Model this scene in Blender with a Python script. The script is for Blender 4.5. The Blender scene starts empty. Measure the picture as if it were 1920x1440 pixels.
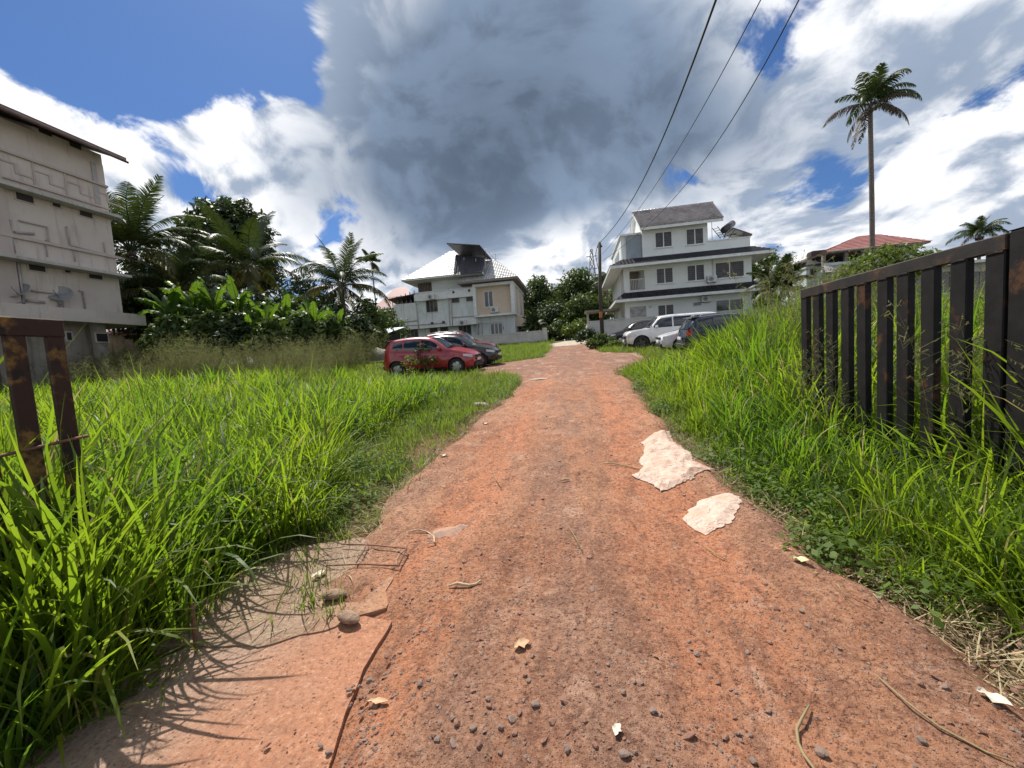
import bpy, bmesh, math, random
import numpy as np
from mathutils import Vector, Matrix

SC = bpy.context.scene
COL = SC.collection
R = math.radians

# ------------------------------------------------------------------ camera
CAM_F, CAM_PITCH, CAM_ROLL, CAM_HEAD = 721.0, R(-4.1), R(3.8), R(-9.6)
CAM_POS = np.array([0.0, 0.0, 1.5])
FW = np.array([math.sin(CAM_HEAD)*math.cos(CAM_PITCH), math.cos(CAM_HEAD)*math.cos(CAM_PITCH), math.sin(CAM_PITCH)])
_r0 = np.array([math.cos(CAM_HEAD), -math.sin(CAM_HEAD), 0.0]); _u0 = np.cross(_r0, FW)
RT = math.cos(CAM_ROLL)*_r0 - math.sin(CAM_ROLL)*_u0
UP = math.sin(CAM_ROLL)*_r0 + math.cos(CAM_ROLL)*_u0
cd = bpy.data.cameras.new('camera')
cd.sensor_fit = 'HORIZONTAL'; cd.sensor_width = 36.0; cd.lens = 36.0*CAM_F/1920.0
cd.clip_start = 0.05; cd.clip_end = 3000
cam = bpy.data.objects.new('camera', cd); COL.objects.link(cam)
m = Matrix.Identity(4)
for i in range(3):
    m[i][0] = RT[i]; m[i][1] = UP[i]; m[i][2] = -FW[i]; m[i][3] = CAM_POS[i]
cam.matrix_world = m
SC.camera = cam

def ray(px, py): return FW + RT*(px-960)/CAM_F - UP*(py-720)/CAM_F
def atY(px, py, Y):
    d = ray(px, py); return CAM_POS + d*(Y/d[1])
def atX(px, py, X):
    d = ray(px, py); return CAM_POS + d*(X/d[0])
SLOPE = 0.065
def g(y, x=0.0):
    """height of the terrain: the lot climbs away from the gate, then levels out"""
    y = np.asarray(y, float)
    return np.where(y < 46, SLOPE*y, SLOPE*46 + (1-np.exp(-(y-46)/30.0))*SLOPE*12)
def gz(y): return float(g(y))
def proj(P):
    v = np.asarray(P, float) - CAM_POS
    z = v @ FW
    return 960+CAM_F*(v @ RT)/z, 720-CAM_F*(v @ UP)/z, z

# ------------------------------------------------------------------ node helper
class NB:
    """tiny expression builder over a node tree"""
    def __init__(s, nt): s.nt = nt
    def n(s, t, **kw):
        nd = s.nt.nodes.new(t)
        for k, v in kw.items(): setattr(nd, k, v)
        return nd
    def put(s, sock, v):
        if v is None: return
        if hasattr(v, 'is_linked') or hasattr(v, 'node'): s.nt.links.new(v, sock)
        else: sock.default_value = v
    def math(s, op, a, b=None, c=None, clamp=False):
        nd = s.n('ShaderNodeMath', operation=op); nd.use_clamp = clamp
        s.put(nd.inputs[0], a); s.put(nd.inputs[1], b); s.put(nd.inputs[2], c); return nd.outputs[0]
    def add(s, a, b): return s.math('ADD', a, b)
    def sub(s, a, b): return s.math('SUBTRACT', a, b)
    def mul(s, a, b): return s.math('MULTIPLY', a, b)
    def vmath(s, op, a, b=None, sc=None):
        nd = s.n('ShaderNodeVectorMath', operation=op)
        s.put(nd.inputs[0], a); s.put(nd.inputs[1], b)
        if sc is not None: s.put(nd.inputs['Scale'], sc)
        return nd.outputs['Value'] if op in ('DOT_PRODUCT', 'LENGTH', 'DISTANCE') else nd.outputs['Vector']
    def sstep(s, v, a, b, t0=0.0, t1=1.0):
        nd = s.n('ShaderNodeMapRange', interpolation_type='SMOOTHSTEP')
        s.put(nd.inputs['Value'], v); nd.inputs['From Min'].default_value = a; nd.inputs['From Max'].default_value = b
        nd.inputs['To Min'].default_value = t0; nd.inputs['To Max'].default_value = t1; return nd.outputs[0]
    def noise(s, vec, scale, detail=4, rough=.5, dist=0.0, lac=2.0):
        nd = s.n('ShaderNodeTexNoise'); s.put(nd.inputs['Vector'], vec)
        nd.inputs['Scale'].default_value = scale; nd.inputs['Detail'].default_value = detail
        nd.inputs['Roughness'].default_value = rough; nd.inputs['Distortion'].default_value = dist
        nd.inputs['Lacunarity'].default_value = lac
        return nd.outputs['Fac']
    def voronoi(s, vec, scale, feature='F1', out='Distance', rnd=1.0):
        nd = s.n('ShaderNodeTexVoronoi', feature=feature); s.put(nd.inputs['Vector'], vec)
        nd.inputs['Scale'].default_value = scale; nd.inputs['Randomness'].default_value = rnd
        return nd.outputs[out]
    def mix(s, f, a, b, blend='MIX'):
        nd = s.n('ShaderNodeMix', data_type='RGBA', blend_type=blend)
        s.put(nd.inputs[0], f)
        s.put(nd.inputs[6], rgba(a)); s.put(nd.inputs[7], rgba(b)); return nd.outputs[2]
    def scale(s, vec, v):
        return s.vmath('MULTIPLY', vec, v)
def rgba(c):
    if isinstance(c, (tuple, list)) and len(c) == 3: return (*c, 1.0)
    return c

# ------------------------------------------------------------------ sun, sky, exposure
SUN_AZ, SUN_EL = R(-36), R(56)          # azimuth from +Y towards +X
SUN_DIR = Vector((math.sin(SUN_AZ)*math.cos(SUN_EL), math.cos(SUN_AZ)*math.cos(SUN_EL), math.sin(SUN_EL)))
sl = bpy.data.lights.new('sun', 'SUN'); sl.energy = 5.0; sl.angle = R(0.53); sl.color = (1.0, 0.955, 0.88)
so = bpy.data.objects.new('sun', sl); COL.objects.link(so)
so.rotation_euler = SUN_DIR.to_track_quat('Z', 'Y').to_euler(); so.location = (-20, 20, 40)
SC.view_settings.view_transform = 'Standard'; SC.view_settings.look = 'None'
SC.view_settings.exposure = 0.42; SC.view_settings.gamma = 1.0; SC.view_settings.use_curve_mapping = False
SC.cycles.max_bounces = 5; SC.cycles.diffuse_bounces = 3; SC.cycles.glossy_bounces = 3; SC.cycles.transparent_max_bounces = 8; SC.cycles.use_denoising = True
SC.cycles.caustics_reflective = False; SC.cycles.caustics_refractive = False
SC.cycles.sample_clamp_indirect = 4.0

world = bpy.data.worlds.new('World'); SC.world = world; world.use_nodes = True
def build_sky():
    nt = world.node_tree; nt.nodes.clear(); b = NB(nt)
    out = b.n('ShaderNodeOutputWorld'); bg = b.n('ShaderNodeBackground'); bg.inputs[1].default_value = 0.1
    sky = b.n('ShaderNodeTexSky', sky_type='NISHITA'); sky.sun_disc = False
    sky.sun_elevation = SUN_EL; sky.sun_rotation = SUN_AZ; sky.air_density = 1.0; sky.dust_density = 0.4; sky.ozone_density = 2.5
    blue = b.mix(1.0, sky.outputs[0], (0.36, 0.51, 0.72), 'MULTIPLY')
    tc = b.n('ShaderNodeTexCoord'); d = b.vmath('NORMALIZE', tc.outputs['Generated'])
    sep = b.n('ShaderNodeSeparateXYZ'); nt.links.new(d, sep.inputs[0]); dz = sep.outputs['Z']
    # cloud-layer coordinates: a flat deck seen in perspective, softened so that the towers stay upright
    deck = b.vmath('SCALE', d, sc=b.math('DIVIDE', 1.0, b.add(b.math('MAXIMUM', dz, 0.0), 0.62)))
    warp = b.n('ShaderNodeTexNoise'); nt.links.new(deck, warp.inputs['Vector']); warp.inputs['Scale'].default_value = 2.6; warp.inputs['Detail'].default_value = 2
    dw = b.vmath('ADD', deck, b.vmath('SCALE', b.vmath('SUBTRACT', warp.outputs['Color'], (0.5, 0.5, 0.5)), sc=0.28))
    big = b.sub(b.noise(dw, 3.6, 7, 0.60), .5)
    off = b.sub(b.noise(b.vmath('ADD', dw, tuple(SUN_DIR*0.05)), 3.6, 3, 0.56), .5)
    vo = b.n('ShaderNodeTexVoronoi'); nt.links.new(dw, vo.inputs['Vector']); vo.inputs['Scale'].default_value = 7.0; vo.inputs['Detail'].default_value = 1.0; vo.inputs['Roughness'].default_value = .55; vo.normalize = True
    bil = b.sub(.42, vo.outputs['Distance'])
    f0 = b.add(big, b.mul(bil, .24))
    def blobs(lst):
        tot = None
        for (px, py, rpx, w) in lst:
            c = ray(px, py); c = c/np.linalg.norm(c); e = ray(px+rpx, py); e = e/np.linalg.norm(e); k = 1.0/max(1e-4, 1-float(c @ e))
            dt = b.vmath('DOT_PRODUCT', d, tuple(c*k))
            t = b.mul(b.math('EXPONENT', b.sub(dt, k)), w)
            tot = t if tot is None else b.add(tot, t)
        return tot
    cov = blobs(COVER); thick = blobs(THICK)
    low = b.sstep(dz, .26, .0, 0.0, .62)             # cumulus crowd together towards the horizon
    dens = b.add(b.add(cov, b.add(low, .02)), b.mul(f0, 3.4))
    alpha = b.sstep(dens, -.02, 0.26)
    # a thick cloud is grey underneath, a thin one lets the sun through
    t = b.sstep(b.add(thick, b.add(b.mul(f0, 0.50), b.mul(dens, .04))), 0.02, 0.62)
    lit = b.sstep(b.sub(f0, off), -0.06, 0.085)        # billows turned to the sun are brighter
    white = b.mix(lit, (2.9, 3.5, 4.5), (8.8, 8.8, 8.9))
    grey = b.mix(b.sstep(b.sub(b.add(b.mul(lit, .22), b.mul(f0, .55)), b.mul(thick, .62)), -0.75, .25), (.80, 1.08, 1.55), (2.05, 2.75, 3.85))
    cl = b.mix(t, white, grey)
    col = b.mix(alpha, blue, cl)
    nt.links.new(col, bg.inputs[0]); nt.links.new(bg.outputs[0], out.inputs[0])
# cloud cover (px,py = where the photograph shows that direction, radius, weight); elsewhere broken cumulus, thinned out of view to lower the fill light
COVER = [(300, 20, 280, -1.15), (550, 110, 80, -.5),
         (20, 260, 150, .85), (200, 300, 130, .9), (400, 290, 80, .7), (500, 250, 110, .8), (330, 470, 200, .4),
         (800, 110, 170, 1.1), (1130, 210, 330, 1.1), (760, 370, 180, .7),
         (1440, 75, 110, -.50), (1240, 378, 80, -.50), (1540, 335, 85, -.33), (1860, 215, 90, -.10), (1480, 200, 110, .40), (1690, 230, 120, .35), (360, 335, 60, -.30),
         (1720, 50, 200, .7), (1790, 420, 230, .55), (1080, 470, 130, .35), (1740, 225, 60, -.3)]
THICK = [(960, 100, 300, .36), (1000, 300, 210, .70), (1290, 240, 190, .42), (790, 330, 170, .42),
         (1800, 150, 170, .20), (1500, 260, 120, .18), (600, 370, 110, .2), (1060, 500, 150, -.55)]
build_sky()
try:
    world.cycles.sampling_method = 'MANUAL'; world.cycles.sample_map_resolution = 1024
except Exception: pass

# ------------------------------------------------------------------ mesh builder
def tag(o, label=None, cat=None, group=None, kind=None):
    if label: o['label'] = label
    if cat: o['category'] = cat
    if group: o['group'] = group
    if kind: o['kind'] = kind
    return o
def empty(name, loc, rz=0.0):
    o = bpy.data.objects.new(name, None); COL.objects.link(o); o.location = loc; o.rotation_euler = (0, 0, rz)
    o.empty_display_size = 0.2; return o
def link(name, me, parent=None, loc=None, rot=None, scl=None):
    o = bpy.data.objects.new(name, me); COL.objects.link(o)
    if parent is not None: o.parent = parent
    if loc is not None: o.location = loc
    if rot is not None: o.rotation_euler = rot
    if scl is not None: o.scale = scl
    return o
def copy_tree(o, parent=None):
    c = o.copy(); COL.objects.link(c); c.parent = parent
    for ch in list(o.children): copy_tree(ch, c)
    return c

class MB:
    def __init__(s): s.v = []; s.f = []; s.tint = None
    def add(s, vs, fs):
        b0 = len(s.v); s.v.extend([tuple(map(float, q)) for q in vs]); s.f.extend([tuple(b0+i for i in f) for f in fs]); return s
    def box(s, x0, x1, y0, y1, z0, z1):
        v = [(x0,y0,z0),(x1,y0,z0),(x1,y1,z0),(x0,y1,z0),(x0,y0,z1),(x1,y0,z1),(x1,y1,z1),(x0,y1,z1)]
        return s.add(v, [(0,3,2,1),(4,5,6,7),(0,1,5,4),(1,2,6,5),(2,3,7,6),(3,0,4,7)])
    def bbox(s, x0, x1, y0, y1, z0, z1, c=0.006):
        """box with chamfered vertical and horizontal edges"""
        bm = bmesh.new(); bmesh.ops.create_cube(bm, size=1.0)
        for v in bm.verts:
            v.co = Vector(((x0+x1)/2+v.co.x*(x1-x0), (y0+y1)/2+v.co.y*(y1-y0), (z0+z1)/2+v.co.z*(z1-z0)))
        bmesh.ops.bevel(bm, geom=bm.edges[:], offset=c, segments=1, affect='EDGES')
        bm.verts.index_update()
        s.add([v.co for v in bm.verts], [[q.index for q in f.verts] for f in bm.faces]); bm.free(); return s
    def prism(s, poly, ax, a, b):
        """closed outline poly (2-D) extruded along axis ax from a to b"""
        n = len(poly)
        def mk(p, t):
            return {'x': (t, p[0], p[1]), 'y': (p[0], t, p[1]), 'z': (p[0], p[1], t)}[ax]
        vs = [mk(p, a) for p in poly]+[mk(p, b) for p in poly]
        fs = [tuple(range(n))[::-1], tuple(range(n, 2*n))]+[(i, (i+1) % n, n+(i+1) % n, n+i) for i in range(n)]
        return s.add(vs, fs)
    def tube(s, pts, rad, n=8, cap=True):
        pts = [Vector(p) for p in pts]; rad = rad if isinstance(rad, (list, tuple, np.ndarray)) else [rad]*len(pts)
        b0 = len(s.v); up = Vector((0, 0, 1)); prev = None
        for i, p in enumerate(pts):
            d = (pts[min(i+1, len(pts)-1)]-pts[max(i-1, 0)]).normalized()
            if prev is None:
                a = d.cross(up)
                if a.length < 1e-3: a = d.cross(Vector((1, 0, 0)))
                a.normalize()
            else:
                a = (prev-d*prev.dot(d)).normalized()
            prev = a; c = d.cross(a)
            for k in range(n):
                t = 2*math.pi*k/n; s.v.append(tuple(p+(a*math.cos(t)+c*math.sin(t))*rad[i]))
        for i in range(len(pts)-1):
            for k in range(n):
                q = b0+i*n+k; w = b0+i*n+(k+1) % n; s.f.append((q, w, w+n, q+n))
        if cap:
            s.f.append(tuple(b0+k for k in range(n))[::-1]); e = b0+(len(pts)-1)*n; s.f.append(tuple(e+k for k in range(n)))
        return s
    def lathe(s, prof, n=20, axis='z', c=(0, 0, 0)):
        """prof: list of (r, h) revolved about an axis"""
        b0 = len(s.v)
        for (r, h) in prof:
            for k in range(n):
                t = 2*math.pi*k/n; x, y = r*math.cos(t), r*math.sin(t)
                p = (x, y, h) if axis == 'z' else (x, h, y) if axis == 'y' else (h, x, y)
                s.v.append((p[0]+c[0], p[1]+c[1], p[2]+c[2]))
        for i in range(len(prof)-1):
            for k in range(n):
                q = b0+i*n+k; w = b0+i*n+(k+1) % n; s.f.append((q, w, w+n, q+n))
        return s
    def mesh(s, name, mat, smooth=False, off=(0, 0, 0)):
        me = bpy.data.meshes.new(name)
        v = s.v if off == (0, 0, 0) else [(a-off[0], b-off[1], c-off[2]) for a, b, c in s.v]
        me.from_pydata(v, [], s.f); me.materials.append(mat)
        bm = bmesh.new(); bm.from_mesh(me); bmesh.ops.recalc_face_normals(bm, faces=bm.faces[:]); bm.to_mesh(me); bm.free()
        if smooth:
            me.polygons.foreach_set('use_smooth', [True]*len(me.polygons))
        return me
    def build(s, name, mat, parent=None, smooth=False):
        """coordinates are world ones when the parent is an unrotated empty"""
        off = (0, 0, 0)
        if parent is not None:
            p = parent; off = Vector((0, 0, 0))
            while p is not None: off += p.location; p = p.parent
            off = tuple(off)
        o = link(name, s.mesh(name, mat, smooth, off), parent)
        return o
def np_mesh(name, v, f, mat, tint=None, smooth=False):
    """fast mesh from numpy arrays; f is (n,3) or (n,4)"""
    me = bpy.data.meshes.new(name); k = f.shape[1]
    me.vertices.add(len(v)); me.vertices.foreach_set('co', np.ascontiguousarray(v, np.float32).ravel())
    me.loops.add(f.size); me.loops.foreach_set('vertex_index', np.ascontiguousarray(f, np.int32).ravel())
    me.polygons.add(len(f)); me.polygons.foreach_set('loop_start', np.arange(0, f.size, k, dtype=np.int32))
    if tint is not None:
        at = me.attributes.new('tint', 'FLOAT', 'POINT'); at.data.foreach_set('value', np.ascontiguousarray(tint, np.float32))
    if smooth: me.polygons.foreach_set('use_smooth', np.ones(len(f), bool))
    me.update(calc_edges=True); me.materials.append(mat)
    return me

# ------------------------------------------------------------------ materials
def mat(name, col, rough=.6, col2=None, nscale=4.0, lo=.35, hi=.65, bump=0.0, bscale=60.0, metal=0.0, spec=.5, coat=0.0,
        stretch=(1, 1, 1), detail=6, col3=None, n3=1.0, lo3=.5, hi3=.7, bdetail=5):
    m = bpy.data.materials.new(name); m.use_nodes = True; nt = m.node_tree; b = NB(nt)
    p = nt.nodes['Principled BSDF']; tc = b.n('ShaderNodeTexCoord'); v = b.scale(tc.outputs['Object'], stretch)
    c = rgba(col)
    if col2: c = b.mix(b.sstep(b.noise(v, nscale, detail, .6), lo, hi), col, col2)
    if col3: c = b.mix(b.sstep(b.noise(b.vmath('ADD', v, (7.1, 3.3, 1.7)), n3, detail, .65), lo3, hi3), c, col3)
    b.put(p.inputs['Base Color'], c)
    p.inputs['Roughness'].default_value = rough; p.inputs['Metallic'].default_value = metal
    p.inputs['Specular IOR Level'].default_value = spec; p.inputs['Coat Weight'].default_value = coat
    p.inputs['Coat Roughness'].default_value = 0.06
    if bump:
        bn = b.n('ShaderNodeBump'); bn.inputs['Strength'].default_value = 1.0; bn.inputs['Distance'].default_value = bump
        nt.links.new(b.noise(tc.outputs['Object'], bscale, bdetail, .6), bn.inputs['Height']); nt.links.new(bn.outputs[0], p.inputs['Normal'])
    return m
def leafmat(name, dark, light, trans, tw=.45, rough=.45, spec=.4, yellow=None, ytop=.93, patch=None):
    """two-sided leaf: reflecting + letting light through; the tint attribute varies it leaf by leaf"""
    m = bpy.data.materials.new(name); m.use_nodes = True; nt = m.node_tree; b = NB(nt); nt.nodes.clear()
    out = b.n('ShaderNodeOutputMaterial'); p = b.n('ShaderNodeBsdfPrincipled'); tr = b.n('ShaderNodeBsdfTranslucent')
    at = b.n('ShaderNodeAttribute', attribute_name='tint'); oi = b.n('ShaderNodeObjectInfo')
    f = b.math('ADD', b.mul(at.outputs['Fac'], .7), b.mul(oi.outputs['Random'], .3), clamp=True)
    c = b.mix(f, dark, light); ct = b.mix(f, tuple(q*.75 for q in trans), trans)
    if patch:                                          # drifts of a darker, bluer grass
        pf = b.mul(b.sstep(b.noise(oi.outputs['Location'], .75, 4, .6), .46, .62), .75); c = b.mix(pf, c, patch[0]); ct = b.mix(pf, ct, patch[1])
    if yellow:
        yf = b.sstep(at.outputs['Fac'], ytop, ytop+.03); c = b.mix(yf, c, yellow); ct = b.mix(yf, ct, yellow)
    b.put(p.inputs['Base Color'], c); p.inputs['Roughness'].default_value = rough; p.inputs['Specular IOR Level'].default_value = spec
    b.put(tr.inputs['Color'], ct)
    mx = b.n('ShaderNodeMixShader'); mx.inputs[0].default_value = tw
    nt.links.new(p.outputs[0], mx.inputs[1]); nt.links.new(tr.outputs[0], mx.inputs[2]); nt.links.new(mx.outputs[0], out.inputs[0])
    return m
# ------------------------------------------------------------------ ground, road, apron
rng = np.random.default_rng(7)
def vnoise(x, y, s, seed=0):
    """smooth value noise for shaping geometry"""
    x = np.asarray(x, float)*s+seed*17.3; y = np.asarray(y, float)*s+seed*5.7
    xi, yi = np.floor(x), np.floor(y); fx, fy = x-xi, y-yi
    fx = fx*fx*(3-2*fx); fy = fy*fy*(3-2*fy)
    def h(a, c): q = np.sin(a*127.1+c*311.7+seed*74.7)*43758.5453; return q-np.floor(q)
    return (h(xi, yi)*(1-fx)+h(xi+1, yi)*fx)*(1-fy)+(h(xi, yi+1)*(1-fx)+h(xi+1, yi+1)*fx)*fy
def smooth(t, a, b):
    u = np.clip((t-a)/(b-a), 0, 1); return u*u*(3-2*u)
def road_l(y):
    y = np.asarray(y, float)
    e = -1.74+(vnoise(y, 0*y, .9, 3)-.5)*.34+(vnoise(y, 0*y, 4, 5)-.5)*.16
    bay = np.exp(-((y-16.3)/2.9)**4)*2.6                      # the parking bay before the left row of cars
    near = np.clip((2.3-y)/1.2, 0, 1)*.62                    # tracks narrow beside the concrete apron
    return e-bay+near*0
def road_r(y):
    y = np.asarray(y, float)
    e = 1.33+(vnoise(y, 0*y, .8, 9)-.5)*.3+(vnoise(y, 0*y, 4, 11)-.5)*.16
    return e+np.exp(-((y-17.0)/3.4)**4)*1.5+np.clip((y-1.0)/-1.5, 0, 1)*.3+np.clip((2.6-y)/2, 0, .8)*.25

def ground_material():
    m = bpy.data.materials.new('soil'); m.use_nodes = True; nt = m.node_tree; b = NB(nt); p = nt.nodes['Principled BSDF']
    tc = b.n('ShaderNodeTexCoord'); v = tc.outputs['Object']
    c = b.mix(b.sstep(b.noise(v, 1.2, 8, .65), .35, .65), (.075, .055, .030), (.16, .085, .045))
    c = b.mix(b.sstep(b.noise(v, 14, 6, .7), .52, .68), c, (.27, .20, .115))
    c = b.mix(b.sstep(b.noise(v, .16, 4, .6), .4, .6), c, (.055, .085, .020))
    b.put(p.inputs['Base Color'], c); p.inputs['Roughness'].default_value = .95; p.inputs['Specular IOR Level'].default_value = .1
    bn = b.n('ShaderNodeBump'); bn.inputs['Distance'].default_value = .02; nt.links.new(b.noise(v, 30, 8, .65), bn.inputs['Height']); nt.links.new(bn.outputs[0], p.inputs['Normal'])
    return m
def road_material():
    m = bpy.data.materials.new('laterite'); m.use_nodes = True; nt = m.node_tree; b = NB(nt); p = nt.nodes['Principled BSDF']
    tc = b.n('ShaderNodeTexCoord'); v = tc.outputs['Object']
    sep = b.n('ShaderNodeSeparateXYZ'); nt.links.new(v, sep.inputs[0]); X = sep.outputs['X']
    vs = b.scale(v, (1.5, .30, 1))                             # stretched along the direction of travel
    c = b.mix(b.sstep(b.noise(v, .9, 7, .62), .34, .66), (.350, .156, .084), (.44, .228, .136))
    # loose pale dust, wheel tracks worn to orange, crown of the road greyer with gravel
    wob = b.mul(b.sub(b.noise(vs, 1.1, 3, .5), .5), .9)
    xx = b.add(X, wob)
    tracks = b.add(b.sstep(b.math('ABSOLUTE', b.add(xx, .98)), .42, .08), b.sstep(b.math('ABSOLUTE', b.sub(xx, .62)), .40, .08))
    tracks = b.mul(tracks, b.sstep(b.noise(vs, 1.7, 4, .6), .3, .6))
    c = b.mix(b.mul(tracks, .8), c, (.50, .195, .098))
    crown = b.mul(b.sstep(b.math('ABSOLUTE', b.add(xx, .12)), .75, .1), b.sstep(b.noise(vs, 2.2, 7, .65), .40, .62))
    c = b.mix(b.mul(crown, .62), c, (.205, .128, .098))
    edge = b.mul(b.add(b.sstep(xx, -1.25, -1.75), b.sstep(xx, .95, 1.4)), b.sstep(b.noise(v, 2.5, 6, .65), .38, .62))
    c = b.mix(b.mul(edge, .6), c, (.215, .140, .105))
    far = b.mul(b.sstep(sep.outputs['Y'], 9.0, 15.0), b.sstep(b.noise(v, 1.1, 7, .68), .30, .52))          # trampled gravelly stretch before the parked cars
    c = b.mix(b.mul(far, .85), c, (.195, .112, .084))
    far2 = b.mul(b.sstep(sep.outputs['Y'], 8.0, 14.0), b.sstep(b.noise(b.scale(v, (1, .4, 1)), 2.6, 8, .7), .52, .66)); c = b.mix(b.mul(far2, .8), c, (.44, .31, .235))
    # dusty blotches at many sizes
    c = b.mix(b.sstep(b.noise(v, 3.3, 9, .7), .55, .72), c, (.50, .31, .215))
    c = b.mix(b.mul(b.sstep(b.noise(vs, 6.5, 9, .7), .56, .70), .75), c, (.19, .085, .055))
    c = b.mix(b.mul(b.sstep(b.noise(v, 17, 8, .75), .50, .66), .55), c, (.50, .30, .205))
    c = b.mix(b.mul(b.sstep(b.noise(b.vmath('ADD', v, (3.7, 1.2, 0)), 24, 8, .75), .52, .66), .65), c, (.155, .075, .05))
    gn = b.noise(v, 42, 7, .78); gm = b.noise(b.scale(v, (1.0, .55, 1.0)), 7.5, 8, .72)          # soil grain: light dust on dark crumbs
    c = b.mix(b.mul(b.sstep(gm, .48, .62), .55), c, (.17, .080, .052)); c = b.mix(b.mul(b.sstep(gn, .525, .63), .9), c, (.095, .045, .030)); c = b.mix(b.mul(b.sstep(gn, .46, .38), .45), c, (.56, .33, .22))
    # embedded chips of grey stone and dark red grains
    v1 = b.n('ShaderNodeTexVoronoi'); nt.links.new(v, v1.inputs['Vector']); v1.inputs['Scale'].default_value = 46
    sel = b.sstep(v1.outputs['Color'], .70, .74)
    patch = b.sstep(b.noise(v, 1.6, 5, .6), .44, .60)
    chip = b.mul(b.mul(b.sstep(v1.outputs['Distance'], .42, .30), sel), patch)
    c = b.mix(b.mul(chip, .8), c, b.mix(b.sstep(b.noise(v, 21, 2), .45, .55), (.20, .155, .135), (.36, .25, .19)))
    v2 = b.n('ShaderNodeTexVoronoi'); nt.links.new(v, v2.inputs['Vector']); v2.inputs['Scale'].default_value = 120
    gr = b.mul(b.sstep(v2.outputs['Distance'], .40, .25), b.sstep(v2.outputs['Color'], .62, .68))
    c = b.mix(b.mul(gr, .6), c, (.14, .055, .035))
    b.put(p.inputs['Base Color'], c); p.inputs['Roughness'].default_value = .93; p.inputs['Specular IOR Level'].default_value = .15
    h = b.add(b.add(b.mul(b.noise(v, 9, 10, .72), 1.0), b.mul(gn, -.25)), b.add(b.mul(chip, .35), b.mul(gr, .10)))
    bn = b.n('ShaderNodeBump'); bn.inputs['Distance'].default_value = .042; bn.inputs['Strength'].default_value = 1.0
    nt.links.new(h, bn.inputs['Height']); nt.links.new(bn.outputs[0], p.inputs['Normal'])
    return m

ys = np.concatenate([np.arange(-12, 34, 1.0), np.arange(34, 80, 3.0), np.geomspace(80, 1500, 26)])
xs = np.concatenate([-np.geomspace(1200, 40, 16), np.arange(-38, 39, 2.0), np.geomspace(40, 1200, 16)])
gx, gy = np.meshgrid(xs, ys); gzz = g(gy)-.02
gv = np.stack([gx, gy, gzz], -1).reshape(-1, 3); nx, ny = len(xs), len(ys)
idx = np.arange(nx*ny).reshape(ny, nx)
gf = np.stack([idx[:-1, :-1], idx[:-1, 1:], idx[1:, 1:], idx[1:, :-1]], -1).reshape(-1, 4)
M_SOIL = ground_material()
tag(link('ground', np_mesh('ground', gv, gf, M_SOIL)), kind='structure')

def road_z(x, y):
    z = g(y)+.012
    rut = np.exp(-((x+.98+.12*np.sin(y*.6))/.26)**2)+np.exp(-((x-.62+.1*np.sin(y*.5+1))/.26)**2)
    z = z+.022-.024*rut*(.5+.9*vnoise(x*.4, y, 1.0, 21))+.024*(vnoise(x*3.0, y*.35, 1.0, 23)-.5)+.016*(vnoise(x*8.0, y*.6, 1.0, 25)-.5)
    z = z+.030*(vnoise(x, y, 1.7, 2)-.4)+.016*(vnoise(x, y, 5, 4)-.5)+.010*(vnoise(x, y, 13, 6)-.5)
    z = np.maximum(z, g(y)-.008)
    slabs = smooth(-np.asarray(x, float), .88, .99)*smooth(-np.asarray(y, float), -1.97, -1.83)          # dug away under the concrete apron
    return z*(1-slabs)+(g(y)-.012)*slabs
RY = np.concatenate([np.arange(-3, 0.8, .3), np.arange(.8, 6, .055), np.arange(6, 14, .14), np.arange(14, 31.2, .3)])
NXR = 64
tt = np.linspace(0, 1, NXR)
L_, R_ = road_l(RY)[:, None], road_r(RY)[:, None]
rx = L_+(R_-L_)*tt[None, :]; ry = np.repeat(RY[:, None], NXR, 1); rz = road_z(rx, ry)
edgefall = np.minimum(tt, 1-tt)[None, :]*NXR/3.0
rz = np.where(edgefall < 1, (g(ry)-.03)*(1-edgefall)+rz*edgefall, rz)
rv = np.stack([rx, ry, rz], -1).reshape(-1, 3); idx = np.arange(rv.shape[0]).reshape(len(RY), NXR)
rf = np.stack([idx[:-1, :-1], idx[:-1, 1:], idx[1:, 1:], idx[1:, :-1]], -1).reshape(-1, 4)
M_ROAD = road_material()
tag(link('dirt_road', np_mesh('dirt_road', rv, rf, M_ROAD, smooth=True)), kind='structure')

# concrete apron at the gate: a worn slab, dusted with laterite, broken edge
def slab(name, outline, top, matl, thick=.07, sub=26, seed=1, rag=.02):
    """flat irregular slab following the slope: filled outline with ragged edge"""
    pts = []
    n = len(outline)
    for i in range(n):
        a, c = np.array(outline[i]), np.array(outline[(i+1) % n]); k = max(2, int(np.linalg.norm(c-a)/.05))
        for j in range(k):
            q = a+(c-a)*j/k; q = q+(np.array([vnoise(q[0], q[1], 9, seed), vnoise(q[0], q[1], 9, seed+1)])-.5)*rag*2
            pts.append(q)
    bm = bmesh.new(); vs = [bm.verts.new((q[0], q[1], gz(q[1])+top*(1-.55*float(smooth(q[1], 1.0, 1.7))*(q[1] < 5)))) for q in pts]
    f = bm.faces.new(vs); r = bmesh.ops.extrude_face_region(bm, geom=[f])
    for e in r['geom']:
        if isinstance(e, bmesh.types.BMVert): e.co.z -= thick
    bmesh.ops.recalc_face_normals(bm, faces=bm.faces[:])
    me = bpy.data.meshes.new(name); bm.to_mesh(me); bm.free(); me.materials.append(matl)
    return tag(link(name, me), kind='structure')
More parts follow.
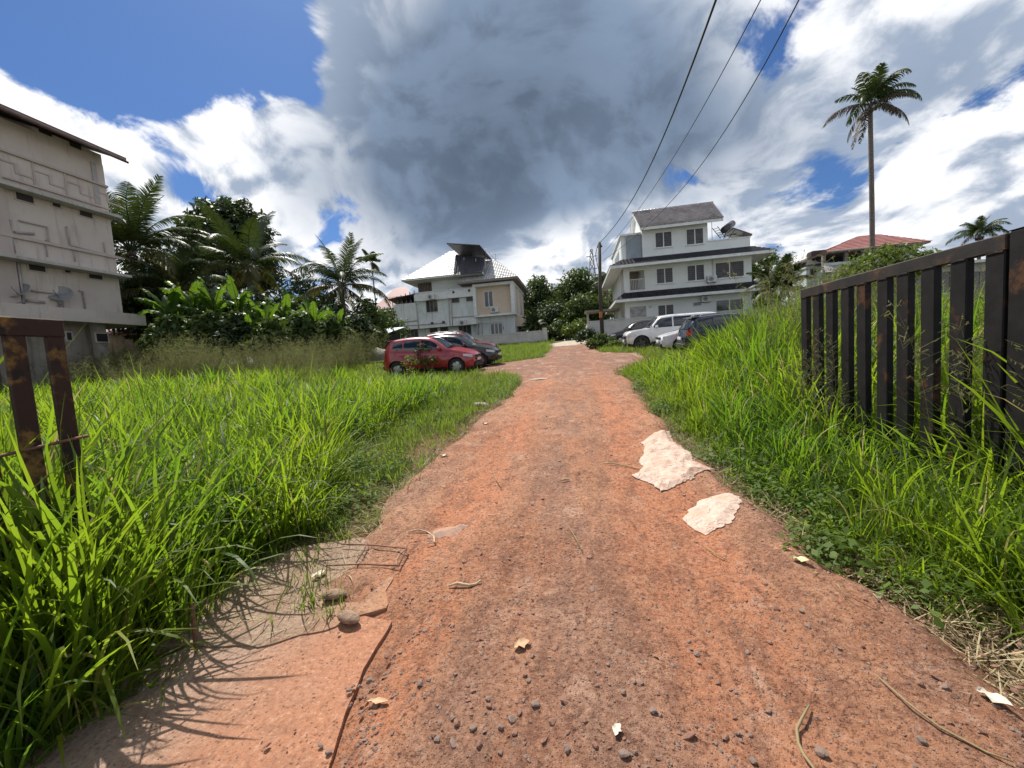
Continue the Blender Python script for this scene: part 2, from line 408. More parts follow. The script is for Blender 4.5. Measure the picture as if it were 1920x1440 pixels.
def concrete_material(name, a, c2, dust, d0, d1):
    m = bpy.data.materials.new(name); m.use_nodes = True; nt = m.node_tree; b = NB(nt); p = nt.nodes['Principled BSDF']
    tc = b.n('ShaderNodeTexCoord'); v = tc.outputs['Object']; sep = b.n('ShaderNodeSeparateXYZ'); nt.links.new(v, sep.inputs[0])
    c = b.mix(b.sstep(b.noise(v, 5, 8, .65), .35, .65), a, c2)
    c = b.mix(b.mul(b.sstep(b.noise(v, 55, 5, .7), .48, .62), .5), c, (.42, .30, .22))
    gn = b.noise(v, 46, 7, .78); gm = b.noise(v, 8, 8, .72)
    dd = b.sstep(b.add(sep.outputs['X'], b.mul(b.sub(b.noise(v, 3.0, 7, .65), .5), .9)), d0, d1)
    c = b.mix(dd, c, dust)
    c = b.mix(b.mul(b.sstep(gm, .48, .64), .40), c, (.20, .105, .07)); c = b.mix(b.mul(b.sstep(gn, .52, .64), .65), c, (.15, .075, .05)); c = b.mix(b.mul(b.sstep(gn, .46, .38), .45), c, (.56, .37, .27))
    v2 = b.n('ShaderNodeTexVoronoi'); nt.links.new(v, v2.inputs['Vector']); v2.inputs['Scale'].default_value = 70
    gr = b.mul(b.sstep(v2.outputs['Distance'], .35, .2), b.sstep(v2.outputs['Color'], .72, .76)); c = b.mix(b.mul(gr, .6), c, (.13, .08, .06))
    b.put(p.inputs['Base Color'], c); p.inputs['Roughness'].default_value = .9; p.inputs['Specular IOR Level'].default_value = .2
    bn = b.n('ShaderNodeBump'); bn.inputs['Distance'].default_value = .012; nt.links.new(b.add(b.noise(v, 38, 8, .7), b.mul(gr, .3)), bn.inputs['Height']); nt.links.new(bn.outputs[0], p.inputs['Normal'])
    return m
M_APRON = concrete_material('apron_concrete', (.27, .19, .145), (.34, .24, .185), (.40, .185, .105), -2.05, -1.10)
slab('concrete_apron', [(-2.75, -3), (-.80, -3), (-.86, .6), (-.95, 1.18), (-1.04, 1.52), (-1.05, 1.83), (-1.45, 1.88), (-1.62, 1.78), (-1.98, 1.72), (-2.30, 1.25), (-2.75, .9)], .018, M_APRON, seed=3, rag=.014)
M_APRON2 = concrete_material('broken_concrete', (.22, .155, .11), (.30, .21, .15), (.40, .20, .11), -1.75, -1.0)
slab('broken_concrete_patch', [(-1.13, 1.90), (-1.22, 2.2), (-1.28, 2.48), (-1.72, 2.62), (-2.15, 2.5), (-2.35, 2.1), (-2.25, 1.55), (-1.66, 1.60)], .036, M_APRON2, seed=5, rag=.03)
M_DRIVE = mat('pale_concrete', (.42, .36, .28), .9, (.32, .26, .19), 3, bump=.006)
slab('concrete_driveway', [(-2.2, 31.0), (1.3, 31.2), (2.4, 35), (2.0, 42), (-1.0, 42), (-2.6, 35)], .035, M_DRIVE, seed=6, rag=.12)
slab('gravel_verge', [(1.2, 12.6), (2.2, 12.9), (3.1, 14.4), (2.9, 17.5), (3.3, 20.6), (1.0, 20), (.9, 14)], .002, mat('grey_gravel', (.24, .17, .12), .95, (.30, .18, .12), 9, bump=.02, bscale=45, detail=9, lo=.3, hi=.6), seed=8, rag=.18, thick=.05)

# ------------------------------------------------------------------ grass
M_GRASS = leafmat('grass_blade', (.032, .064, .008), (.130, .188, .018), (.43, .62, .028), .44, .5, .3, yellow=(.45, .37, .14), ytop=.93, patch=((.030, .075, .012), (.17, .36, .025)))
M_SHORT = leafmat('short_grass_blade', (.07, .115, .018), (.15, .20, .035), (.28, .40, .04), .42, .5, .25, yellow=(.36, .30, .14), ytop=.93)
M_SEED = leafmat('seed_head', (.085, .10, .032), (.20, .19, .08), (.24, .25, .09), .40, .6, .2)
M_WEED = leafmat('weed_leaf', (.05, .095, .018), (.12, .18, .035), (.26, .38, .03), .42, .55, .2)
M_STRAW = leafmat('dry_straw', (.30, .23, .12), (.52, .43, .26), (.40, .32, .16), .2, .7, .2)

def blades(n, hmin, hmax, spread, lean, bend, wid, seg, r, tw=1.0, tint=(0, 1)):
    base_a = r.uniform(0, 2*np.pi, n); base_r = spread*np.sqrt(r.uniform(0, 1, n))
    bx, by = base_r*np.cos(base_a), base_r*np.sin(base_a)
    az = base_a+r.normal(0, .9, n); ln = r.uniform(hmin, hmax, n); th0 = np.abs(r.normal(0, lean, n)); bd = np.abs(r.normal(bend, bend*.7, n))
    w = wid*r.uniform(.6, 1.25, n); tws = r.normal(0, .7, n)*tw
    t = np.linspace(0, 1, seg+1)
    th = th0[:, None]+bd[:, None]*t[None, :]**1.8
    dl = ln[:, None]/seg
    px = np.concatenate([np.zeros((n, 1)), np.cumsum(np.sin(th[:, :-1])*dl, 1)], 1); pz = np.concatenate([np.zeros((n, 1)), np.cumsum(np.cos(th[:, :-1])*dl, 1)], 1)
    ww = w[:, None]*np.minimum(1, .35+2.2*t)[None, :]*np.sqrt(np.maximum(0, 1-t**2.2))[None, :]*.5+.0006
    ang = az[:, None]+np.pi/2+tws[:, None]*t[None, :]
    cx = bx[:, None]+px*np.cos(az)[:, None]; cy = by[:, None]+px*np.sin(az)[:, None]
    a = np.stack([cx-ww*np.cos(ang), cy-ww*np.sin(ang), pz], -1); c = np.stack([cx+ww*np.cos(ang), cy+ww*np.sin(ang), pz+.25*ww], -1)
    v = np.stack([a, c], 2).reshape(n, -1, 3)                  # n, 2(seg+1), 3
    k = 2*(seg+1); q = np.array([[2*i, 2*i+1, 2*i+3, 2*i+2] for i in range(seg)])
    f = (q[None]+(np.arange(n)*k)[:, None, None]).reshape(-1, 4)
    tn = np.repeat(r.uniform(tint[0], tint[1], n), k)
    return v.reshape(-1, 3), f, tn
def seedheads(n, h, r, seg=9, spread=.12, heads=True):
    """tall thin stalks ending in an open, airy panicle"""
    V, Fc, T = [], [], []; off = 0
    def strip(p0, p1, w):
        nonlocal off
        d = p1-p0; s = np.cross(d, [r.normal(), r.normal(), .3]); s = s/(np.linalg.norm(s)+1e-9)*w
        V.extend([p0-s, p0+s, p1+s*.6, p1-s*.6]); Fc.append([off, off+1, off+2, off+3]); T.extend([r.uniform()]*4); off += 4
    for _ in range(n):
        a = r.uniform(0, 2*np.pi); p = np.array([spread*r.normal(), spread*r.normal(), 0.]); hh = h*r.uniform(.7, 1.05); th = abs(r.normal(.08, .08)); bd = abs(r.normal(.35, .2))
        pts = [p]
        for i in range(seg):
            t = i/seg; an = th+bd*t**2; p = p+np.array([math.sin(an)*math.cos(a), math.sin(an)*math.sin(a), math.cos(an)])*hh/seg; pts.append(p)
        for i in range(seg): strip(pts[i], pts[i+1], .0022*(1.3-i/seg))
        if heads:
            for i in range(seg-3, seg+1):
                for _k in range(7):
                    b = r.uniform(0, 2*np.pi); l = hh*r.uniform(.07, .15)*(1-.5*(i-seg+3)/4)
                    q0 = pts[min(i, seg)]-np.array([0, 0, r.uniform(0, hh/seg)]); q1 = q0+np.array([math.cos(b)*.75, math.sin(b)*.75, r.uniform(.35, .8)])*l
                    strip(q0, q1, .0011)
                    for _m in range(2):
                        q2 = q0+(q1-q0)*r.uniform(.5, 1); strip(q2, q2+np.array([r.normal()*.012, r.normal()*.012, -.012]), .0028)
    return np.array(V), np.array(Fc), np.array(T)

def proto_collection(name, meshes):
    c = bpy.data.collections.new(name)
    for i, me in enumerate(meshes):
        o = bpy.data.objects.new('%s_%02d' % (name, i), me); c.objects.link(o)
    return c
def scatter(name, coll, P, rot, scl, pick, label, cat='grass', kind='stuff'):
    me = bpy.data.meshes.new(name); n = len(P)
    me.vertices.add(n); me.vertices.foreach_set('co', np.ascontiguousarray(P, np.float32).ravel())
    for nm, ty, arr in (('rot', 'FLOAT_VECTOR', rot), ('scl', 'FLOAT_VECTOR', scl)):
        a = me.attributes.new(nm, ty, 'POINT'); a.data.foreach_set('vector', np.ascontiguousarray(arr, np.float32).ravel())
    a = me.attributes.new('pick', 'INT', 'POINT'); a.data.foreach_set('value', np.ascontiguousarray(pick, np.int32))
    o = link(name, me)
    ng = bpy.data.node_groups.new(name, 'GeometryNodeTree')
    ng.interface.new_socket('Geometry', in_out='INPUT', socket_type='NodeSocketGeometry'); ng.interface.new_socket('Geometry', in_out='OUTPUT', socket_type='NodeSocketGeometry')
    N = ng.nodes; gi = N.new('NodeGroupInput'); go = N.new('NodeGroupOutput'); ci = N.new('GeometryNodeCollectionInfo'); ip = N.new('GeometryNodeInstanceOnPoints')
    ci.inputs['Collection'].default_value = coll; ci.inputs['Separate Children'].default_value = True; ci.inputs['Reset Children'].default_value = True
    ip.inputs['Pick Instance'].default_value = True
    def na(nm, dt):
        q = N.new('GeometryNodeInputNamedAttribute'); q.data_type = dt; q.inputs['Name'].default_value = nm; return q.outputs['Attribute']
    K = ng.links
    K.new(gi.outputs[0], ip.inputs['Points']); K.new(ci.outputs[0], ip.inputs['Instance']); K.new(na('pick', 'INT'), ip.inputs['Instance Index'])
    K.new(na('rot', 'FLOAT_VECTOR'), ip.inputs['Rotation']); K.new(na('scl', 'FLOAT_VECTOR'), ip.inputs['Scale']); K.new(ip.outputs[0], go.inputs[0])
    md = o.modifiers.new('scatter', 'NODES'); md.node_group = ng
    return tag(o, label, cat, kind=kind)

def sample(n, x0, x1, y0, y1):
    return rng.uniform(x0, x1, n), rng.uniform(y0, y1, n)
def in_view(x, y, z, m=260):
    v = np.stack([x, y, z], -1)-CAM_POS; d = v @ FW; d = np.where(d < .05, .05, d)
    px = 960+CAM_F*(v @ RT)/d; py = 720-CAM_F*(v @ UP)/d
    return (v @ FW > .1) & (px > -m) & (px < 1920+m) & (py < 1440+m*2.5) & (py > -200)
CAR_RECTS = [(-8.2, -3.6, 14.3, 16.3), (-8, -3.2, 16.6, 18.6), (-9, -3.9, 19, 21.1), (2.3, 7.4, 20.2, 22.4), (3.7, 8.2, 17.9, 19.7), (4.1, 8.6, 15.6, 17.7), (1.4, 5.6, 24.8, 26.8)]
def car_free(x, y):
    ok = np.ones(len(x), bool)
    for a, c, d, e in CAR_RECTS: ok &= ~((x > a) & (x < c) & (y > d) & (y < e))
    return ok
def tall_h(x, y):
    """how high the grass stands; 0 where none grows"""
    dl = road_l(y)-x; dr = x-road_r(y)
    # left field: high beside the gate, cropped strip along the road farther up
    marg = .10+1.15*smooth(y, 2.6, 5.5)+.45*smooth(y, 9, 14)
    hl = smooth(dl, marg, marg+.55)*(.98+.22*smooth(y, 3.0, 1.8)-.30*smooth(y, 4.5, 9)-.16*smooth(y, 9, 14))
    far = smooth(-x, 5.5, 10); hl = hl*(1+.42*far*smooth(y, 5, 9))
    low = smooth(y, 8.5, 11)*smooth(-x, 10.5, 8.0); hl = hl*(1-.42*low)
    apron = (x > -2.2) & (y < 1.78) & (x < 0); hl = np.where(apron & (x > -2.10+.16*smooth(y, 1.0, 1.7)), 0, hl)
    hl = np.where((y < 1.95) & (x < 0), hl*(.35+.80*smooth(-x, 1.98, 2.32)), hl)
    hl = np.where((x > -2.25) & (y > 1.75) & (y < 2.5) & (x < 0), 0, hl)
    hr = smooth(dr, -.12, .60)*(.70+.50*smooth(dr, .8, 2.2)+.42*smooth(y, 3.5, 6)*smooth(dr, .8, 2.0)-.0*y)
    hr = hr*(1-.45*smooth(y, 12.5, 15)*smooth(x, 8.5, 5.5))
    lawn = smooth(y, 13, 14.5)*smooth(x, 5.2, 4.0); hr = hr*(1-lawn)
    h = np.where(x < 0, hl, hr)
    h = h*(.50+.62*vnoise(x, y, .9, 31)+.36*vnoise(x, y, 2.6, 33))
    # the tops stay under the line along which cars, houses and thicket show above the grass
    gz_ = g(y); v = np.stack([x, y, gz_+.5], -1)-CAM_POS; d = np.maximum(v @ FW, .3); px = 960+CAM_F*(v @ RT)/d
    line = np.interp(px, [-300, 0, 160, 250, 420, 600, 700, 740, 860, 960, 1080, 1160, 1200, 1250, 1300, 1345, 1375, 1410, 1450, 1520, 1700, 1900, 2200], [700, 700, 690, 668, 668, 672, 676, 692, 702, 712, 712, 700, 676, 664, 652, 626, 602, 580, 555, 545, 545, 545, 545])
    up = (line-720+30*(vnoise(x, y, .5, 35)-.45))/CAM_F; ztop = CAM_POS[2]+d*(FW[2]-UP[2]*up+RT[2]*(px-960)/CAM_F)
    cap = np.maximum(ztop-gz_, .12)*.98
    return np.where(y > 3.0, np.minimum(h, cap), h)
if True:
    r = np.random.default_rng(11)
    tall = []
    for i in range(7):
        v, f, t = blades(27, .32, 1.12, .13, .34, 1.05, .0195, 7, r); tall.append(np_mesh('tall_tuft', v, f, M_GRASS, t))
    for i in range(2):
        v, f, t = blades(16, .5, 1.28, .10, .24, .65, .015, 7, r); tall.append(np_mesh('tall_tuft', v, f, M_GRASS, t))
    PT = proto_collection('tall_tuft', tall)
    fart = []
    for i in range(5):
        v, f, t = blades(26, .40, 1.12, .22, .34, .95, .028, 4, r); fart.append(np_mesh('far_tuft', v, f, M_GRASS, t))
    PF = proto_collection('far_tuft', fart)
    P, S, K = [], [], []
    Pf, Sf, Kf = [], [], []
    for (x0, x1, y0, y1, dn) in [(-6, 6, .1, 4.2, 54), (-12, 10, 4.2, 8.5, 27), (-24, 14, 8.5, 15, 15), (-32, 24, 15, 24, 9), (-30, 30, 24, 42, 4.5)]:
        n = int((x1-x0)*(y1-y0)*dn); x, y = sample(n, x0, x1, y0, y1); z = g(y)
        h = tall_h(x, y); k = (h > .16) & in_view(x, y, z) & car_free(x, y) & ~((np.abs(x-.0) < .7) & (y < 1))
        if y0 > 20: k &= ((x < -5.5) & (y < 42)) | ((x < -2.2) & (y < 31)) | ((x > 6) & (y < 30))
        x, y, z, h = x[k], y[k], z[k], h[k]
        s = h*r.uniform(.8, 1.15, len(h)); sx = np.clip(s, .45, 1.1)*r.uniform(.85, 1.2, len(h))
        A = np.stack([x, y, z-.02], -1); B = np.stack([sx, sx, s], -1)
        if y0 < 8: P.append(A); S.append(B); K.append(r.integers(0, 9, len(h)))
        else: Pf.append(A); Sf.append(B*np.array([1.25, 1.25, 1.0])); Kf.append(r.integers(0, 5, len(h)))
    def rots(n, lean=.10): return np.stack([r.normal(0, lean, n), r.normal(0, lean, n), r.uniform(0, 6.283, n)], -1)
    P, S, K = map(np.concatenate, (P, S, K)); Pf, Sf, Kf = map(np.concatenate, (Pf, Sf, Kf))
    print('tufts', len(P), len(Pf))
    scatter('tall_grass', PT, P, rots(len(P)), S, K, 'tall bright green grass standing on both sides of the dirt road')
    scatter('field_grass', PF, Pf, rots(len(Pf)), Sf, Kf, 'lower field grass farther up the lot around the parked cars')
    # short grass on the verges and lawns
    sh = []
    for i in range(5):
        v, f, t = blades(30, .05, .17, .11, .55, .9, .0055, 3, r); sh.append(np_mesh('short_tuft', v, f, M_SHORT, t))
    PS = proto_collection('short_tuft', sh)
    P, S, K = [], [], []
    for (x0, x1, y0, y1, dn) in [(-4.2, 3, .3, 5, 62), (-5.5, 3.5, 5, 11, 42), (-8, 7, 11, 21, 20), (-9, 9, 21, 32, 10), (-14, 14, 30, 60, 4)]:
        n = int((x1-x0)*(y1-y0)*dn); x, y = sample(n, x0, x1, y0, y1); z = g(y)
        dl = road_l(y)-x; dr = x-road_r(y); d = np.maximum(dl, dr)
        pr = smooth(d, -.12, .35)*(.25+.75*smooth(vnoise(x, y, 1.6, 41), .3, .6))
        pr = np.where(y > 5, np.maximum(pr, smooth(d, .02, .3)), pr)
        pr = np.where((y < 3.2) & (x > 0), pr*.45, pr)
        pr = np.where((x < 0) & (y < 1.72) & (x > -2.3), 0, pr); pr = np.where((y > 1.75) & (y < 2.6) & (x > -2.2) & (x < 0), pr*.18, pr)
        pr = np.where((x > -1.75) & (x < -1.3) & (y > 1.8) & (y < 2.05), .9, pr)
        pr = np.where((y > 31) & (x > -2.4) & (x < 2.3), 0, pr)
        k = (r.uniform(0, 1, n) < pr) & in_view(x, y, z) & (d > -.25) & car_free(x, y)
        k &= ~((x > 1.2) & (x < 3.0) & (y > 13) & (y < 17) & (r.uniform(0, 1, n) < .75))
        x, y, z = x[k], y[k], z[k]; s = r.uniform(.7, 1.5, len(x))*(1+.05*np.maximum(y-3, 0)); s = np.where(y > 30, 2.6, s)
        P.append(np.stack([x, y, z-.012], -1)); S.append(np.stack([s, s, s], -1)); K.append(r.integers(0, 5, len(x)))
    P, S, K = map(np.concatenate, (P, S, K)); print('short', len(P))
    scatter('short_grass', PS, P, rots(len(P), .05), S, K, 'short olive grass along the verges of the dirt road')
    # low broad-leaved weeds and dead stems mixed into the verges
    wd = []
    for i in range(4):
        n_ = 80; a = r.uniform(0, 6.283, n_); rr_ = .15*np.sqrt(r.uniform(0, 1, n_)); zc_ = r.uniform(.02, .20, n_)*(1.1-rr_/.2); cen = np.stack([rr_*np.cos(a), rr_*np.sin(a), zc_], -1)
        nr = np.stack([np.cos(a)*.5, np.sin(a)*.5, np.full(n_, .9)], -1)+r.normal(0, .25, (n_, 3)); nr /= np.linalg.norm(nr, axis=1)[:, None]
        ax_ = np.cross(nr, r.normal(size=(n_, 3))); ax_ /= np.linalg.norm(ax_, axis=1)[:, None]; bx2 = np.cross(nr, ax_); s_ = (.0125*r.uniform(.6, 1.5, n_))[:, None]
        V = np.stack([cen-ax_*s_*1.3, cen-bx2*s_*.8, cen+ax_*s_*1.3, cen+bx2*s_*.8], 1).reshape(-1, 3); wd.append(np_mesh('weed_tuft', V, np.arange(4*n_).reshape(n_, 4), M_WEED, np.repeat(r.uniform(0, 1, n_), 4)))
    PB = proto_collection('weed_tuft', wd)
    n = 420; y = 1.6+11*r.uniform(0, 1, n)**1.4; side = r.uniform(0, 1, n) < .5
    x = np.where(side, road_r(y)+np.abs(r.normal(.12, .30, n)), road_l(y)-np.abs(r.normal(.15, .55, n))); k = in_view(x, y, g(y)) & ~((x > -2.3) & (x < 0) & (y < 2.7)) & (vnoise(x, y, .8, 77) > .55); x, y = x[k], y[k]
    s = r.uniform(.6, 1.5, len(x)); scatter('verge_weeds', PB, np.stack([x, y, g(y)-.01], -1), rots(len(x), .1), np.stack([s, s, s], -1), r.integers(0, 4, len(x)), 'low broad-leaved weeds mixed into the grass verges', 'weeds')
    # seed heads of the wild grass
    sd = []
    for i in range(4):
        v, f, t = seedheads(5, 1.0, r); sd.append(np_mesh('seed_tuft', v, f, M_SEED, t))
    PD = proto_collection('seed_tuft', sd)
    P, S, K = [], [], []
    for (x0, x1, y0, y1, dn, hh) in [(-26, -9.5, 12.0, 17.5, 10.0, 1.9), (-20, -10, 17.5, 26, 7, 1.7), (-14, -5, 7.5, 12.5, 2.2, 1.15), (2.3, 4.2, 2.4, 5, 5.5, 1.5), (3.2, 8.5, 6.5, 13, 6.0, 1.95)]:
        n = int((x1-x0)*(y1-y0)*dn); x, y = sample(n, x0, x1, y0, y1)
        k = in_view(x, y, g(y)) & (tall_h(x, y) > .3) & (vnoise(x, y, .45, 61) > (.38 if x0 < 0 else .25)) & ((x < 0) | (x > .46*y)); x, y = x[k], y[k]; s = hh*r.uniform(.45, 1.15, len(x))*(.65+.6*vnoise(x, y, .7, 67))
        P.append(np.stack([x, y, g(y)-.02], -1)); S.append(np.stack([s, s, s], -1)); K.append(r.integers(0, 4, len(x)))
    P, S, K = map(np.concatenate, (P, S, K)); print('seed', len(P))
    scatter('seed_grass', PD, P, rots(len(P), .07), S, K, 'wispy brown seed heads rising above the wild grass')
    # dry straw lying along the road edges
    st = []
    for i in range(4):
        v, f, t = blades(9, .06, .22, .10, 1.35, .22, .004, 3, r, .3); st.append(np_mesh('straw_tuft', v, f, M_STRAW, t))
    PW = proto_collection('straw_tuft', st)
    P, S, K = [], [], []
    n = 800; y = .6+10*r.uniform(0, 1, n)**1.6; side = r.uniform(0, 1, n) < .62
    x = np.where(side, road_r(y)+r.normal(.06, .13, n), road_l(y)+r.normal(.0, .15, n)); k = in_view(x, y, g(y)) & ~((x < 0) & (y < 1.7)); x, y = x[k], y[k]
    s = r.uniform(.5, 1.3, len(x)); P = np.stack([x, y, g(y)+.004], -1)
    scatter('dry_straw', PW, P, rots(len(P), .04), np.stack([s, s, s*.6], -1), r.integers(0, 4, len(x)), 'dry yellow straw scattered along the road edges', 'straw')
    # fine loose gravel
    def rockmesh(seed, sub=1, flat=.6, ang=.35):
        rr = np.random.default_rng(seed); bm = bmesh.new(); bmesh.ops.create_icosphere(bm, subdivisions=sub, radius=1.0)
        ax = np.array([1.0, rr.uniform(.6, .95), rr.uniform(.4, .75)*flat/.6])
        cuts = [(Vector(rr.normal(size=3)).normalized(), rr.uniform(.5, .8)) for _ in range(5)]
        for v in bm.verts:
            c = v.co*(1+rr.normal()*ang*.35)
            for nrm, d in cuts:
                e = c.dot(nrm)
                if e > d: c = c-nrm*(e-d)
            v.co = Vector((c.x*ax[0], c.y*ax[1], c.z*ax[2]))
        me = bpy.data.meshes.new('stone'); bm.to_mesh(me); bm.free(); return me
    M_ROCK = mat('grey_stone', (.22, .175, .15), .9, (.33, .215, .16), 30, bump=.003, bscale=200, col3=(.36, .17, .10), n3=12, lo3=.55, hi3=.7)
    M_ROCKR = mat('red_stone', (.27, .13, .085), .9, (.36, .20, .14), 30, bump=.003, bscale=200)
    gm = []
    for i in range(8):
        me = rockmesh(100+i, 1); me.materials.append(M_ROCK if i % 2 else M_ROCKR); gm.append(me)
    PG = proto_collection('gravel_chip', gm)
    n = 60000; y = .75+9.5*r.uniform(0, 1, n)**2.0; x = r.uniform(-1.9, 2.0, n)
    dens = smooth(vnoise(x, y*.6, 2.1, 51), .35, .75)*.9+.08; dens = np.where((x < -.9) & (y < 1.85), .14, dens)
    near = np.clip((2.4-y)/1.2, 0, 1); dens = dens*(.50+.65*near)+.40*near*np.exp(-((x+.25)/.45)**2)+.5*np.exp(-((x-road_r(y))/.25)**2)+.35*np.exp(-((x+1.15)/.18)**2)*(y < 2.8)
    dens = np.where((x < -.93) & (y < 1.9), dens*.10, dens)+.75*np.exp(-((x+.90+.04*np.sin(y*9))/.05)**2)*(y < 2.2)
    k = (r.uniform(0, 1, n) < dens) & in_view(x, y, g(y)) & (x > road_l(y)) & (x < road_r(y)+.3); x, y = x[k], y[k]
    s = .0030*np.exp(r.normal(0, .62, len(x)))*1.05; zz = np.where((x < -.93) & (y < 1.8) & (y < 1.84), g(y)+.024, road_z(x, y))
    scatter('gravel', PG, np.stack([x, y, zz+s*.15], -1), np.stack([r.normal(0, .3, len(x)), r.normal(0, .3, len(x)), r.uniform(0, 6.28, len(x))], -1), np.stack([s*1.3, s*1.3, s], -1), r.integers(0, 8, len(x)), 'fine loose gravel strewn over the dirt road', 'gravel')
    print('gravel', len(x))

# ------------------------------------------------------------------ stones one can count, and litter on the road
def gnd(px, py, s=SLOPE, lift=0.0):
    d = ray(px, py); t = (CAM_POS[2]-lift)/(s*d[1]-d[2]); return CAM_POS+d*t
STONE = [rockmesh(300+i, 2, .65) for i in range(10)]
for i, me in enumerate(STONE): me.materials.append(M_ROCK if i % 3 else M_ROCKR)
spots = [(1455, 1152, .030), (1503, 1162, .022), (1515, 1190, .020), (1443, 1207, .024), (1402, 1226, .018), (1328, 1181, .018), (1430, 1107, .018), (1225, 1345, .026), (1170, 1312, .024),
         (1035, 1365, .028), (858, 1372, .030), (850, 1360, .022), (915, 1322, .020), (918, 1338, .022), (888, 1385, .022), (1005, 1330, .032), (975, 1345, .024), (960, 1360, .026), (940, 1380, .022), (965, 1387, .024), (900, 1417, .024),
         (940, 1428, .018), (1063, 1418, .026), (1117, 1415, .024), (1170, 1432, .030), (805, 1285, .018), (903, 1210, .020), (850, 1190, .014), (987, 1253, .016), (930, 1152, .018), (1105, 1137, .014), (1100, 1150, .014), (1075, 1138, .014),
         (985, 1275, .022), (992, 1285, .018), (998, 1240, .020), (1120, 1300, .018), (1190, 1290, .016), (1118, 1272, .014), (876, 1320, .016), (815, 1395, .022), (820, 1402, .024), (655, 1305, .022), (663, 1297, .018), (617, 1422, .018),
         (693, 1287, .026), (705, 1295, .020), (1540, 1420, .034), (1727, 1408, .026), (1640, 1300, .020), (1725, 1305, .026), (1770, 1310, .024), (1575, 1232, .016), (1617, 1232, .020), (1470, 1190, .014), (1440, 1335, .020), (1378, 1348, .016),
         (955, 1057, .016), (864, 1075, .018), (1008, 1123, .014), (1357, 1056, .012), (1412, 1078, .014), (1290, 1105, .014), (1325, 1180, .016), (1295, 1220, .014), (1380, 1300, .016), (1360, 1388, .026), (1411, 1428, .022)]
rs = random.Random(4)
for i, (px, py, s) in enumerate(spots):
    q = gnd(px, py); z = float(road_z(np.array(q[0]), np.array(q[1])))
    if q[0] < -.93 and q[1] < 1.84: z = gz(q[1])+.022
    o = link('stone', STONE[i % 10], None, (q[0], q[1], z+s*.22), (rs.uniform(-.3, .3), rs.uniform(-.3, .3), rs.uniform(0, 6.28)), (s*.66, s*.66, s*.56))
    tag(o, 'small angular stone lying loose on the red dirt road', 'stone', 'loose stones on the dirt road')
# two fibrous husks on the broken concrete
M_HUSK = mat('coconut_husk', (.20, .125, .08), .95, (.31, .21, .14), 14, bump=.01, bscale=50, stretch=(1, 4, 1))
for k, (px, py, a, lab) in enumerate([(628, 1128, .3, 'brown coconut husk half beside the grassy clump, the farther one'), (655, 1172, -.2, 'brown coconut husk half at the far edge of the concrete apron')]):
    q = gnd(px, py); mb = MB(); n = 16
    prof = [(0, -.085), (.022, -.075), (.037, -.045), (.042, 0), (.038, .04), (.024, .072), (.004, .092)]
    mb.lathe(prof, n, 'x'); o = mb.build('coconut_husk', M_HUSK, None, True); o.location = (q[0], q[1], gz(q[1])+.045); o.rotation_euler = (0, .08, a); o.scale = (.8, .95, .62); tag(o, lab, 'husk')
# rusty bent reinforcing-bar frame
M_RUST = mat('rusty_bar', (.12, .055, .035), .8, (.20, .09, .05), 40, bump=.002, bscale=200)
fr = empty('rebar_frame', tuple(gnd(700, 1045)))
def surf(x, y):
    if x < -.95 and y < 1.86: return gz(y)+.024
    z = float(road_z(np.array(x), np.array(y))) if float(road_l(y)) < x < float(road_r(y)) else gz(y)
    return max(z, gz(y)+(.024 if -2.1 < x < -1.15 and y < 2.6 else 0))
def gp(px, py, lift): q = gnd(px, py, SLOPE, .03); return (q[0], q[1], surf(q[0], q[1])+lift*.7)
for a in ([gp(612, 1063, .022), gp(680, 1061, .026), gp(748, 1064, .024)], [gp(640, 1024, .032), gp(700, 1027, .03), gp(763, 1032, .028), gp(762, 1037, .034)], [gp(748, 1066, .03), gp(757, 1045, .034), gp(764, 1028, .036)], [gp(669, 1060, .034), gp(680, 1042, .036), gp(690, 1022, .040)]):
    MB().tube(a, .0048, 6).build('rod', M_RUST, fr, True)
tag(fr, 'rusty bent reinforcing bar frame lying beside the grass edge', 'metal frame')
# short iron stub sticking out beside the apron
mb = MB(); q = gp(367, 1215, 0); mb.tube([(q[0], q[1], q[2]-.05), (q[0]+.004, q[1], q[2]+.10), (q[0]+.008, q[1]+.006, q[2]+.235)], .0085, 7)
tag(mb.build('iron_stub', M_RUST, None, True), 'thin rusty iron stub standing at the edge of the concrete apron', 'iron rod')
# sticks, straws, leaves, paper
M_STICK = mat('dry_stick', (.42, .29, .17), .8, (.56, .42, .27), 20, bump=.003, bscale=90)
def stick(name, pts, rad, label, cat='stick', material=None, lift=.02):
    P3 = [gp(px, py, lift+.012*math.sin(i*1.7)) for i, (px, py) in enumerate(pts)]
    n = len(P3); rr = [rad*(1-.45*abs(2*i/(n-1)-1)**3) for i in range(n)]
    return tag(MB().tube(P3, rr, 7).build(name, material or M_STICK, None, True), label, cat)
stick('stick', [(841, 1103), (858, 1101), (880, 1100), (893, 1095), (902, 1092)], .0085, 'short pale stick lying on the road above the gravel patch')
stick('stick', [(765, 998), (785, 994), (800, 993), (813, 1000), (815, 1015), (800, 1018)], .006, 'bent pale twig beside the grey crumpled rag')
stick('straw_stem', [(1517, 1318), (1503, 1345), (1494, 1360), (1497, 1385), (1508, 1415), (1525, 1440), (1545, 1470)], .0055, 'long folded yellow straw stem at the bottom edge of the road', 'straw', M_STRAW, .022)
stick('straw_stem', [(1128, 872), (1150, 873), (1172, 875), (1200, 879)], .006, 'long straight straw lying beside the big crumpled sheet', 'straw', M_STRAW)
stick('straw_stem', [(1321, 1022), (1340, 1038), (1364, 1051)], .004, 'thin dry stalk below the folded sheet', 'straw', M_STRAW)
